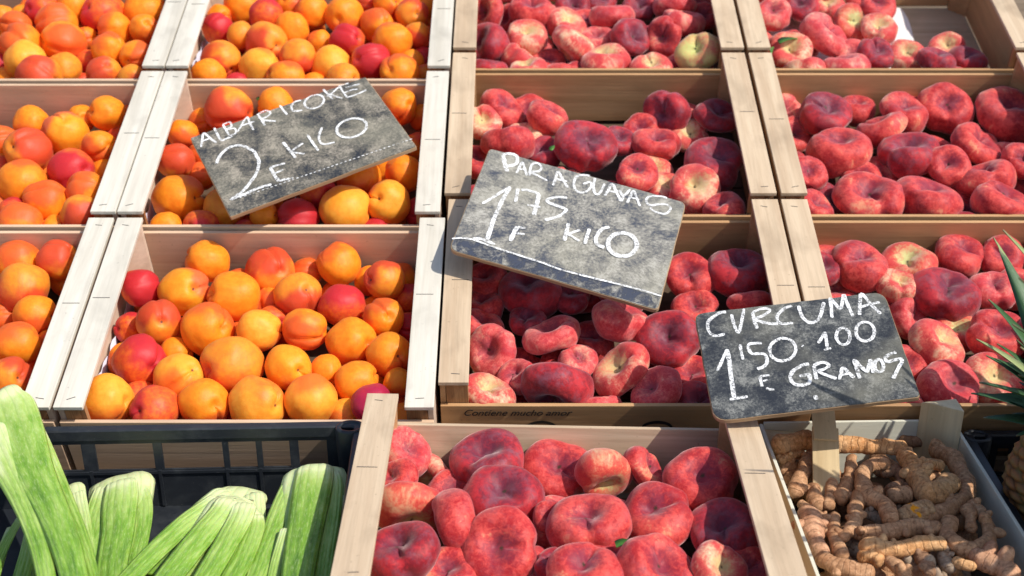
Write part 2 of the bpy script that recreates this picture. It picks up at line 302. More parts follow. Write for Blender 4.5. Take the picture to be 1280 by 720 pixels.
["B2",-0.3516,0.9297,0.2269,0.0237,-0.99,0.11,-0.05,"O",-1,0],
["B2",-0.3047,0.9445,0.2313,0.0237,-0.39,-0.83,0.4,"O",-1,0],
["B2",-0.2128,1.0829,0.2757,0.023,-0.64,-0.69,0.33,"O",-1,0],
["B2",-0.3004,0.8874,0.222,0.0235,-0.65,-0.68,0.33,"R",-1,0],
["B2",-0.2503,0.9594,0.2522,0.0212,0.57,-0.74,0.35,"O",-1,0],
["B2",-0.3577,1.0246,0.2616,0.025,0.93,0.34,-0.16,"B",-1,0],
["B2",-0.1276,0.9022,0.2268,0.0233,-0.87,-0.45,0.21,"O",-1,0],
["B2",-0.3532,0.886,0.2216,0.0239,-0.64,-0.69,0.33,"O",-1,0],
["B2",-0.1633,1.0053,0.2566,0.0243,-0.46,-0.8,0.38,"R",-1,0],
["B2",-0.2631,0.9012,0.2264,0.0204,-0.43,-0.82,0.39,"O",-1,0],
["B2",-0.4047,1.0226,0.2611,0.0251,0.63,0.7,-0.34,"O",-1,0],
["B2",-0.2492,1.0589,0.2701,0.0228,0.45,-0.81,0.39,"B",-1,0],
["B2",-0.4307,1.073,0.2734,0.024,0.95,-0.29,0.14,"O",-1,0],
["B2",-0.436,0.9658,0.2541,0.0224,0.93,-0.32,0.15,"O",-1,0],
["B2",-0.3174,1.0012,0.2638,0.0206,-0.67,0.67,-0.32,"O",-1,0],
["B2",-0.3305,1.0823,0.2919,0.0235,0.62,0.71,-0.34,"R",-1,0],
["B2",-0.158,0.9388,0.2379,0.0229,0.6,-0.72,0.34,"O",-1,0],
["B2",-0.1693,0.8688,0.2075,0.0206,0.67,0.67,-0.32,"O",-1,0],
["B2",-0.198,0.9806,0.2416,0.0207,-0.95,-0.27,0.13,"B",-1,0],
["B2",-0.259,1.0233,0.253,0.0204,-0.9,0.4,-0.19,"B",-1,0],
["B2",-0.1382,1.0974,0.2952,0.0205,-0.82,-0.51,0.24,"O",-1,0],
["B2",-0.1665,1.053,0.2687,0.024,-0.8,0.54,-0.26,"O",-1,0],
["C0",-0.0386,1.6062,0.4943,0.0311,-0.81,-0.45,0.37,"R",0,0],
["C0",-0.0065,1.6314,0.4761,0.027,-0.65,-0.44,0.62,"R",1,0],
["C0",0.0258,1.6081,0.498,0.0323,0.0,-0.4,0.92,"R",0,1],
["C0",-0.0417,1.5286,0.469,0.0348,-0.57,-0.54,0.62,"D",2,0],
["C0",-0.035,1.4685,0.4481,0.0271,0.0,0.34,0.94,"D",3,0],
["C0",0.0181,1.5483,0.4743,0.0315,0.23,-0.41,0.88,"L",2,1],
["C0",0.0085,1.5093,0.4499,0.03,0.5,0.28,0.82,"L",3,1],
["C0",0.0184,1.4692,0.4464,0.0272,-0.16,0.12,0.98,"L",3,2],
["C0",0.0769,1.5933,0.4808,0.031,0.11,-0.4,0.91,"L",1,1],
["C0",0.086,1.5237,0.4688,0.0347,0.64,0.24,0.73,"L",2,2],
["C0",0.0485,1.5231,0.4413,0.027,0.0,-0.52,0.85,"R",3,3],
["C0",0.0721,1.4876,0.438,0.027,0.0,0.34,0.94,"R",3,4],
["C0",0.0898,1.6686,0.4893,0.027,0.0,-0.52,0.85,"D",0,2],
["C0",0.1073,1.6257,0.4743,0.027,0.0,-0.52,0.85,"R",1,2],
["C0",0.1455,1.6039,0.4899,0.0346,-0.17,0.33,0.93,"P",0,4],
["C0",0.1703,1.5452,0.4729,0.0315,0.5,-0.5,0.71,"D",2,4],
["C0",0.2181,1.5452,0.4753,0.0292,-0.54,-0.76,0.36,"R",1,3],
["C0",0.2501,1.5858,0.4875,0.0332,0.16,-0.03,0.99,"P",1,4],
["C0",0.2425,1.6404,0.4985,0.0315,0.0,0.34,0.94,"P",0,6],
["C0",0.2603,1.4839,0.4681,0.0318,-0.47,-0.48,0.74,"Y",2,5],
["C0",0.1929,1.4687,0.4503,0.0283,0.0,-0.15,0.99,"L",3,6],
["C0",0.1298,1.4855,0.4539,0.0364,0.0,-0.02,1.0,"L",3,5],
["C0",0.1228,1.567,0.4648,0.027,0.0,-0.52,0.85,"P",2,3],
["C0",0.1934,1.6702,0.4877,0.0271,0.0,-0.52,0.85,"D",0,5],
["C0",0.1329,1.6897,0.4918,0.027,0.0,-0.52,0.85,"D",0,3],
["C0",0.2707,1.5055,0.4308,0.027,-0.94,0.06,0.35,"P",3,7],
["C0",0.2841,1.633,0.4819,0.027,0.0,-0.52,0.85,"R",0,7],
["C0",0.2042,1.5782,0.4552,0.0303,0.07,-0.58,0.81,"D",-1,0],
["C0",-0.0229,1.6789,0.5138,0.0313,0.27,-0.16,0.95,"R",-1,0],
["C0",0.017,1.6916,0.5003,0.0307,0.42,-0.31,0.85,"R",-1,0],
["C0",0.2492,1.6955,0.5175,0.0304,-0.81,-0.13,0.58,"R",-1,0],
["C0",-0.0451,1.6458,0.4731,0.0309,0.37,-0.3,0.88,"R",-1,0],
["C0",0.1911,1.4995,0.4232,0.0307,-0.13,-0.18,0.97,"D",-1,0],
["C0",-0.0371,1.4961,0.4221,0.0291,0.08,0.13,0.99,"D",-1,0],
["C0",0.2289,1.5393,0.4356,0.0312,-0.58,-0.03,0.81,"P",-1,0],
["C0",0.0625,1.6992,0.5183,0.0295,0.37,-0.56,0.74,"P",-1,0],
["C0",-0.0197,1.5589,0.4414,0.0301,0.45,-0.55,0.71,"P",-1,0],
["C0",0.2754,1.6717,0.4876,0.0299,0.06,-0.49,0.87,"R",-1,0],
["C0",0.028,1.5827,0.4482,0.0293,-0.1,-0.64,0.76,"R",-1,0],
["C0",0.1899,1.6981,0.518,0.0293,-0.56,-0.22,0.8,"R",-1,0],
["C0",0.0334,1.6534,0.4832,0.0323,-0.11,-0.12,0.99,"P",-1,0],
["C1",-0.0173,1.4004,0.4114,0.032,0.37,-0.32,0.87,"R",0,1],
["C1",-0.0438,1.3647,0.4054,0.026,0.0,-0.66,0.75,"L",0,0],
["C1",0.0449,1.3777,0.4082,0.0306,0.41,-0.2,0.89,"R",0,2],
["C1",0.0942,1.3074,0.391,0.0391,0.08,-0.61,0.79,"D",1,3],
["C1",-0.0091,1.3119,0.393,0.036,0.0,0.34,0.94,"R",1,0],
["C1",0.014,1.3561,0.3856,0.027,0.0,-0.4,0.92,"L",1,1],
["C1",-0.0504,1.309,0.3675,0.027,0.0,-0.27,0.96,"R",2,0],
["C1",0.0379,1.3239,0.374,0.027,0.0,-0.52,0.85,"D",1,2],
["C1",0.2083,1.382,0.414,0.0317,-0.45,-0.84,0.31,"D",0,4],
["C1",0.2745,1.3727,0.4095,0.0316,0.28,-0.17,0.94,"D",0,6],
["C1",0.2386,1.3594,0.3863,0.027,0.0,-0.4,0.92,"L",0,5],
["C1",0.1387,1.3276,0.3904,0.0256,0.0,-0.4,0.92,"D",1,4],
["C1",0.1889,1.3211,0.3887,0.033,0.16,-0.03,0.99,"R",1,5],
["C1",0.2585,1.2686,0.3798,0.0405,0.0,-0.52,0.85,"D",2,3],
["C1",0.1818,1.2868,0.3613,0.027,0.0,-0.52,0.85,"L",2,2],
["C1",0.1581,1.2522,0.3715,0.0289,0.0,-0.32,0.95,"R",2,1],
["C1",0.2281,1.2182,0.3651,0.0335,0.0,-0.66,0.75,"L",3,1],
["C1",0.2607,1.1777,0.3529,0.0269,-0.26,-0.29,0.92,"R",3,2],
["C1",0.1969,1.2496,0.3502,0.027,0.0,-0.52,0.85,"L",3,0],
["C1",0.1725,1.3669,0.3909,0.027,0.0,-0.52,0.85,"R",0,3],
["C1",-0.0185,1.2493,0.3447,0.0337,-0.4,-0.36,0.84,"D",-1,0],
["C1",0.0569,1.1953,0.3613,0.0349,-0.08,0.12,0.99,"P",-1,0],
["C1",0.0437,1.2357,0.3405,0.0297,-0.11,-0.25,0.96,"R",-1,0],
["C1",-0.0421,1.1813,0.3567,0.0293,0.47,-0.45,0.76,"D",-1,0],
["C1",0.1642,1.2125,0.3248,0.0305,0.14,-0.58,0.8,"P",-1,0],
["C1",0.0793,1.2151,0.3257,0.0302,-0.39,-0.54,0.74,"D",-1,0],
["C1",0.2402,1.4091,0.3952,0.0347,0.24,-0.07,0.97,"P",-1,0],
["C1",-0.0232,1.2076,0.3232,0.033,0.2,-0.26,0.94,"R",-1,0],
["C1",0.1343,1.2508,0.3367,0.0298,0.23,-0.54,0.81,"R",-1,0],
["C1",0.2548,1.2105,0.3242,0.0307,0.56,-0.51,0.65,"R",-1,0],
["C1",0.0701,1.2681,0.3503,0.0296,0.24,-0.24,0.94,"P",-1,0],
["C1",0.0222,1.1916,0.3264,0.0304,-0.16,-0.62,0.77,"R",-1,0],
["C1",0.0199,1.4202,0.3977,0.0305,0.26,-0.61,0.75,"R",-1,0],
["C1",0.0094,1.2092,0.3657,0.0325,0.37,-0.08,0.92,"P",-1,0],
["C2",-0.0251,0.9608,0.2699,0.0314,-0.51,-0.6,0.61,"P",2,0],
["C2",-0.039,1.0038,0.2796,0.0266,0.21,-0.16,0.96,"R",1,0],
["C2",-0.0293,0.8921,0.2537,0.0311,0.31,0.01,0.95,"L",4,0],
["C2",0.0429,0.9734,0.2821,0.0333,-0.25,0.23,0.94,"P",2,1],
["C2",0.0703,0.9444,0.2645,0.0222,0.0,-0.4,0.92,"P",3,1],
["C2",0.0027,0.9209,0.2589,0.0228,-0.57,-0.39,0.72,"P",3,0],
["C2",0.0455,0.8997,0.2576,0.039,-0.16,-0.79,-0.6,"D",4,1],
["C2",0.0906,0.8954,0.2346,0.027,0.0,0.34,0.94,"P",4,2],
["C2",0.1212,0.9936,0.2922,0.0336,0.32,0.1,0.94,"P",1,3],
["C2",0.0883,0.998,0.261,0.027,0.0,-0.4,0.92,"R",2,2],
["C2",0.1185,0.9284,0.2635,0.0344,-0.57,-0.11,0.81,"L",3,2],
["C2",0.174,0.973,0.2786,0.0361,0.0,-0.6,0.8,"D",2,3],
["C2",0.1543,0.8955,0.2546,0.0294,-0.72,-0.33,0.62,"P",4,3],
["C2",0.2089,1.0809,0.306,0.0315,0.0,-0.52,0.85,"R",0,3],
["C2",0.2671,1.0832,0.3111,0.0372,0.0,-0.32,0.95,"D",0,4],
["C2",0.274,1.0305,0.2955,0.0269,0.0,0.34,0.94,"R",1,5],
["C2",0.2122,1.0423,0.2823,0.027,0.0,-0.4,0.92,"R",1,4],
["C2",0.198,0.941,0.2481,0.027,0.0,-0.4,0.92,"R",3,3],
["C2",0.2001,0.8969,0.2381,0.027,0.0,-0.4,0.92,"D",4,4],
["C2",-0.0332,1.0767,0.303,0.0267,0.0,-0.4,0.92,"R",0,0],
["C2",0.0188,1.0507,0.3003,0.0375,0.0,-0.27,0.96,"D",0,1],
["C2",-0.0353,1.041,0.2883,0.0234,0.0,-0.27,0.96,"R",1,1],
["C2",0.0151,1.0069,0.2839,0.023,0.0,-0.27,0.96,"D",1,2],
["C2",0.0672,1.0396,0.2983,0.0224,0.0,-0.27,0.96,"D",0,2],
["C2",0.2484,1.0029,0.2581,0.0313,0.42,-0.51,0.75,"R",-1,0],
["C2",0.0216,1.1172,0.3197,0.0343,0.55,-0.1,0.83,"R",-1,0],
["C2",0.1287,1.0539,0.3048,0.0356,0.55,-0.57,0.61,"D",-1,0],
["C2",0.1598,1.1214,0.3207,0.0325,0.38,-0.36,0.85,"D",-1,0],
["C2",0.2791,0.9671,0.2728,0.0317,0.16,-0.52,0.84,"R",-1,0],
["C2",0.055,0.9659,0.2391,0.03,0.6,-0.2,0.77,"R",-1,0],
["C2",0.255,0.8944,0.2585,0.0325,0.26,-0.61,0.75,"R",-1,0],
["C2",0.0621,1.1102,0.2937,0.0336,0.25,-0.07,0.96,"P",-1,0],
["C2",0.0083,0.9699,0.2403,0.0292,0.22,-0.25,0.94,"R",-1,0],
["C2",0.1403,0.9744,0.2416,0.0296,0.36,-0.59,0.72,"D",-1,0],
["C2",0.1225,1.1188,0.2956,0.0301,0.47,-0.11,0.88,"R",-1,0],
["C2",0.0869,1.0727,0.293,0.0296,-0.44,-0.5,0.74,"D",-1,0],
["C2",0.0239,0.9316,0.2285,0.0295,0.25,-0.37,0.89,"D",-1,0],
["C2",0.2363,0.9113,0.2219,0.03,0.77,-0.29,0.57,"R",-1,0],
["C3",-0.108,0.7802,0.252,0.0265,0.47,-0.48,0.74,"P",0,1],
["C3",-0.081,0.7797,0.2208,0.027,-0.78,-0.63,-0.01,"L",0,2],
["C3",-0.1173,0.7433,0.2423,0.0235,-0.28,-0.17,0.94,"R",0,0],
["C3",-0.0271,0.7712,0.249,0.0383,-0.07,-0.18,0.98,"D",0,3],
["C3",-0.0967,0.6925,0.2436,0.0355,0.0,-0.92,-0.39,"V",1,0],
["C3",-0.1004,0.6157,0.2519,0.0327,-0.32,-0.3,0.9,"D",3,0],
["C3",-0.0529,0.6594,0.2519,0.0323,-0.96,-0.2,-0.19,"R",2,0],
["C3",-0.011,0.7146,0.2413,0.0377,0.13,-0.28,0.95,"D",1,2],
["C3",-0.0115,0.6248,0.2481,0.0366,0.0,-0.69,0.72,"R",3,2],
["C3",0.0438,0.7734,0.2354,0.0353,0.19,-0.33,0.92,"R",0,4],
["C3",0.088,0.752,0.2441,0.0292,0.16,-0.97,-0.2,"V",0,5],
["C3",0.1283,0.7646,0.2409,0.0255,0.83,0.05,0.55,"R",0,6],
["C3",0.1807,0.7314,0.2489,0.0365,0.06,-0.35,0.94,"R",1,3],
["C3",0.0681,0.6557,0.2523,0.0366,-0.27,-0.25,0.93,"R",2,2],
["C3",0.1339,0.6793,0.2456,0.0351,-0.22,-0.14,0.97,"R",2,3],
["C3",0.1937,0.6543,0.2465,0.0352,-0.14,-0.23,0.96,"D",2,4],
["C3",0.0353,0.6794,0.2444,0.018,0.0,-0.52,0.85,"R",2,1],
["C3",0.0857,0.6159,0.2456,0.02,0.0,-0.15,0.99,"R",3,5],
["C3",0.1232,0.5898,0.253,0.0355,0.26,-0.29,0.92,"R",3,6],
["C3",0.0607,0.582,0.2557,0.0318,-0.08,-0.02,1.0,"R",3,4],
["C3",0.1789,0.5896,0.2543,0.0257,0.24,-0.34,0.91,"L",3,7],
["C3",0.0363,0.6091,0.244,0.0184,0.0,-0.27,0.96,"D",3,3],
["C3",-0.0581,0.6071,0.2356,0.027,0.0,-0.27,0.96,"R",3,1],
["C3",0.2075,0.6099,0.2346,0.027,0.0,-0.4,0.92,"R",3,8],
["C3",-0.0616,0.7436,0.2243,0.027,0.0,-0.27,0.96,"R",1,1],
["C3",0.0253,0.6274,0.2144,0.0309,0.62,-0.22,0.75,"P",-1,0],
["C3",-0.0214,0.5437,0.2411,0.0298,-0.43,-0.2,0.88,"P",-1,0],
["C3",0.1715,0.5585,0.2168,0.0306,-0.42,-0.26,0.87,"R",-1,0],
["C3",0.0892,0.7018,0.2174,0.0304,-0.26,-0.5,0.83,"P",-1,0],
["C3",0.0404,0.5489,0.217,0.0308,-0.39,-0.54,0.75,"R",-1,0],
["C3",0.0915,0.5589,0.2168,0.0314,0.45,-0.37,0.81,"R",-1,0],
["C3",-0.0566,0.5471,0.217,0.0309,-0.26,-0.62,0.74,"R",-1,0],
["C3",0.1533,0.6244,0.2145,0.0297,0.63,-0.19,0.75,"R",-1,0],
["C3",0.1807,0.7672,0.2191,0.0317,0.12,-0.29,0.95,"D",-1,0],
["C3",-0.0998,0.5619,0.2167,0.0329,-0.29,-0.23,0.93,"R",-1,0],
["C3",0.003,0.5702,0.2165,0.0297,0.12,-0.23,0.96,"D",-1,0],
["C3",0.1046,0.6144,0.215,0.0313,0.58,-0.24,0.78,"R",-1,0],
["C3",0.0405,0.7053,0.2171,0.0293,0.24,-0.56,0.79,"P",-1,0],
["C3",-0.1038,0.6433,0.2135,0.0291,-0.45,-0.42,0.78,"R",-1,0],
["D0",0.3877,1.6143,0.4901,0.0288,0.0,-0.45,0.9,"P",0,0],
["D0",0.4379,1.6571,0.4933,0.027,0.0,-0.52,0.85,"D",0,1],
["D0",0.481,1.6635,0.4918,0.027,0.0,-0.52,0.85,"L",0,2],
["D0",0.5046,1.5988,0.4797,0.0311,0.0,-0.6,0.8,"V",1,1],
["D0",0.4543,1.5556,0.4745,0.0398,0.49,-0.17,0.86,"P",1,0],
["D0",0.5432,1.629,0.4661,0.027,0.0,-0.52,0.85,"P",1,2],
["D0",0.3947,1.5101,0.4626,0.0322,0.0,-0.52,0.85,"L",2,0],
["D0",0.4103,1.4715,0.4451,0.0295,0.0,0.34,0.94,"L",3,0],
["D0",0.4701,1.477,0.4481,0.0341,0.0,0.25,0.97,"P",3,1],
["D0",0.517,1.4967,0.4639,0.0274,0.0,-0.52,0.85,"D",2,2],
["D0",0.5422,1.6111,0.5039,0.0287,0.0,-0.52,0.85,"R",0,4],
["D0",0.5353,1.5652,0.4815,0.0282,0.0,-0.52,0.85,"L",1,3],
["D0",0.5589,1.4942,0.46,0.0274,0.0,-0.6,0.8,"L",3,2],
["D0",0.5948,1.4728,0.4593,0.0271,0.28,-0.17,0.94,"D",3,3],
["D0",0.6549,1.5141,0.4482,0.027,0.0,-0.4,0.92,"D",3,5],
["D0",0.6335,1.5472,0.458,0.027,0.0,-0.52,0.85,"L",2,3],
["D0",0.6202,1.49,0.4318,0.027,0.0,0.34,0.94,"L",3,4],
["D0",0.4916,1.5284,0.4526,0.027,0.0,-0.52,0.85,"P",2,1],
["D0",0.5375,1.68,0.494,0.027,0.0,-0.52,0.85,"R",0,3],
["D0",0.394,1.6918,0.5167,0.0351,-0.02,-0.59,0.81,"R",-1,0],
["D0",0.3627,1.5672,0.4521,0.0331,0.11,-0.32,0.94,"R",-1,0],
["D0",0.3642,1.5201,0.4297,0.031,0.5,-0.15,0.85,"D",-1,0],
["D0",0.3747,1.6578,0.4761,0.0317,-0.3,-0.18,0.94,"P",-1,0],
["D0",0.4032,1.5474,0.438,0.0317,-0.18,-0.16,0.97,"R",-1,0],
["D0",0.4356,1.7005,0.4942,0.033,-0.11,-0.28,0.95,"D",-1,0],
["D0",0.4313,1.5071,0.4256,0.0291,0.34,-0.55,0.76,"D",-1,0],
["D0",0.4262,1.5904,0.4504,0.0291,0.13,-0.29,0.95,"R",-1,0],
["D0",0.4772,1.6927,0.5169,0.0296,0.2,-0.68,0.7,"R",-1,0],
["D0",0.3561,1.7045,0.495,0.0293,-0.09,-0.49,0.86,"D",-1,0],
["D1",0.3788,1.4276,0.3994,0.027,0.0,-0.52,0.85,"P",0,0],
["D1",0.4232,1.3806,0.4099,0.0382,0.0,-0.23,0.97,"D",0,2],
["D1",0.4767,1.4176,0.4057,0.027,0.0,-0.27,0.96,"R",0,3],
["D1",0.3818,1.3682,0.3836,0.027,0.0,-0.6,0.8,"R",0,1],
["D1",0.5319,1.3852,0.4121,0.0339,0.23,-0.41,0.88,"R",0,5],
["D1",0.4939,1.3512,0.3992,0.0345,-0.49,0.19,0.85,"R",0,4],
["D1",0.4293,1.3045,0.385,0.0412,-0.21,-0.16,0.96,"R",1,0],
["D1",0.3757,1.2489,0.3728,0.0268,0.0,-0.6,0.8,"R",2,0],
["D1",0.5181,1.2935,0.3859,0.041,-0.07,-0.2,0.98,"D",1,1],
["D1",0.4463,1.2024,0.3581,0.0433,0.0,-0.27,0.96,"R",3,1],
["D1",0.3749,1.1859,0.3528,0.026,0.46,-0.39,0.8,"R",3,0],
["D1",0.5947,1.4049,0.4109,0.0376,0.0,-0.69,0.72,"R",0,6],
["D1",0.5598,1.2597,0.3803,0.0289,0.0,-0.6,0.8,"R",1,2],
["D1",0.6109,1.3073,0.3903,0.0359,0.41,-0.2,0.89,"R",1,3],
["D1",0.5192,1.1994,0.3561,0.0423,0.08,0.13,0.99,"R",3,2],
["D1",0.6055,1.2442,0.3679,0.036,-0.16,0.12,0.98,"R",2,2],
["D1",0.6072,1.1891,0.3568,0.038,0.25,0.11,0.96,"R",3,4],
["D1",0.6759,1.3885,0.4081,0.0472,0.23,-0.41,0.88,"R",0,7],
["D1",0.655,1.2695,0.3837,0.0249,0.0,-0.52,0.85,"R",1,4],
["D1",0.6713,1.2712,0.3485,0.027,0.0,-0.52,0.85,"R",2,3],
["D1",0.5658,1.1783,0.3351,0.024,0.0,0.34,0.94,"D",3,3],
["D1",0.4525,1.2661,0.3579,0.027,0.0,-0.27,0.96,"R",2,1],
["D1",0.6623,1.2122,0.3247,0.0313,0.66,-0.06,0.75,"R",-1,0],
["D1",0.5592,1.3338,0.3685,0.0335,0.04,-0.39,0.92,"R",-1,0],
["D1",0.5665,1.2543,0.3378,0.0319,-0.53,-0.45,0.72,"R",-1,0],
["D1",0.6528,1.3181,0.3643,0.0304,-0.51,-0.54,0.67,"P",-1,0],
["D1",0.4048,1.2386,0.333,0.0307,0.3,-0.61,0.74,"D",-1,0],
["D1",0.359,1.2603,0.3396,0.03,-0.13,-0.12,0.98,"P",-1,0],
["D1",0.4822,1.293,0.3491,0.0295,-0.3,-0.7,0.65,"P",-1,0],
["D1",0.6252,1.3528,0.3734,0.0303,-0.1,-0.34,0.93,"R",-1,0],
["D1",0.3594,1.193,0.3185,0.0295,0.4,-0.29,0.87,"D",-1,0],
["D1",0.5007,1.2446,0.3349,0.0303,0.26,-0.42,0.87,"P",-1,0],
["D1",0.6835,1.1912,0.36,0.0293,0.23,0.08,0.97,"P",-1,0],
["D1",0.3596,1.2991,0.3591,0.0296,-0.63,-0.17,0.76,"R",-1,0],
["D1",0.5746,1.2123,0.3248,0.0295,-0.16,-0.62,0.76,"D",-1,0],
["D1",0.5527,1.422,0.3981,0.0293,0.26,-0.68,0.69,"R",-1,0],
["D2",0.368,1.0866,0.3142,0.0239,0.0,-0.45,0.9,"D",0,0],
["D2",0.4128,1.092,0.3155,0.0345,0.0,-0.35,0.94,"R",0,1],
["D2",0.4729,1.0995,0.313,0.0346,-0.14,-0.23,0.96,"V",0,2],
["D2",0.544,1.1259,0.314,0.0322,0.12,-0.35,0.93,"R",0,3],
["D2",0.5927,1.1217,0.3126,0.0283,0.0,-0.45,0.9,"R",0,4],
["D2",0.5058,1.0506,0.297,0.0385,0.11,-0.4,0.91,"D",1,2],
["D2",0.5629,1.0554,0.3001,0.0282,0.0,-0.35,0.94,"P",1,3],
["D2",0.5453,0.9796,0.2811,0.0344,0.0,-0.47,0.88,"R",3,1],
["D2",0.4523,1.0597,0.3039,0.0245,0.0,-0.4,0.92,"L",1,1],
["D2",0.4627,1.0364,0.2745,0.027,0.5,-0.5,0.71,"P",2,0],
["D2",0.4729,0.9634,0.2746,0.0341,0.48,-0.35,0.8,"L",3,0],
["D2",0.4343,0.9424,0.2646,0.024,0.0,-0.52,0.85,"R",4,0],
["D2",0.4721,0.903,0.2536,0.0356,0.3,-0.35,0.89,"P",5,1],
["D2",0.523,0.9167,0.2568,0.0315,0.0,-0.45,0.9,"L",5,2],
["D2",0.4178,0.8881,0.2471,0.0233,0.0,0.34,0.94,"R",5,0],
["D2",0.3848,1.0797,0.2803,0.027,0.0,-0.4,0.92,"P",1,0],
["D2",0.5995,1.0784,0.2923,0.027,0.0,-0.52,0.85,"R",1,4],
["D2",0.512,1.0102,0.2679,0.027,0.0,-0.4,0.92,"V",2,1],
["D2",0.5808,0.8976,0.2595,0.0296,-0.27,-0.01,0.96,"R",-1,0],
["D2",0.639,0.9999,0.2905,0.0321,0.43,-0.72,-0.54,"R",-1,0],
["D2",0.6626,1.1214,0.3207,0.0337,-0.2,-0.48,0.85,"R",-1,0],
["D2",0.4202,0.9694,0.2401,0.0306,-0.19,-0.66,0.73,"R",-1,0],
["D2",0.5993,0.9647,0.2804,0.0355,0.58,-0.05,0.82,"D",-1,0],
["D2",0.6002,0.9536,0.2353,0.029,0.44,0.05,0.89,"D",-1,0],
["D2",0.6092,0.9019,0.2273,0.0291,-0.1,-0.57,0.81,"P",-1,0],
["D2",0.6516,0.9738,0.2498,0.0335,-0.08,-0.27,0.96,"R",-1,0],
["D2",0.6785,1.0796,0.3111,0.0294,-0.23,-0.51,0.83,"R",-1,0],
["D2",0.3863,1.1327,0.2987,0.029,-0.14,-0.41,0.9,"R",-1,0],
["D2",0.591,1.0,0.249,0.0299,0.25,-0.36,0.9,"D",-1,0],
["D2",0.6428,1.0473,0.2701,0.035,-0.09,-0.1,0.99,"D",-1,0],
["D2",0.4208,1.047,0.2701,0.0298,-0.12,-0.54,0.83,"D",-1,0],
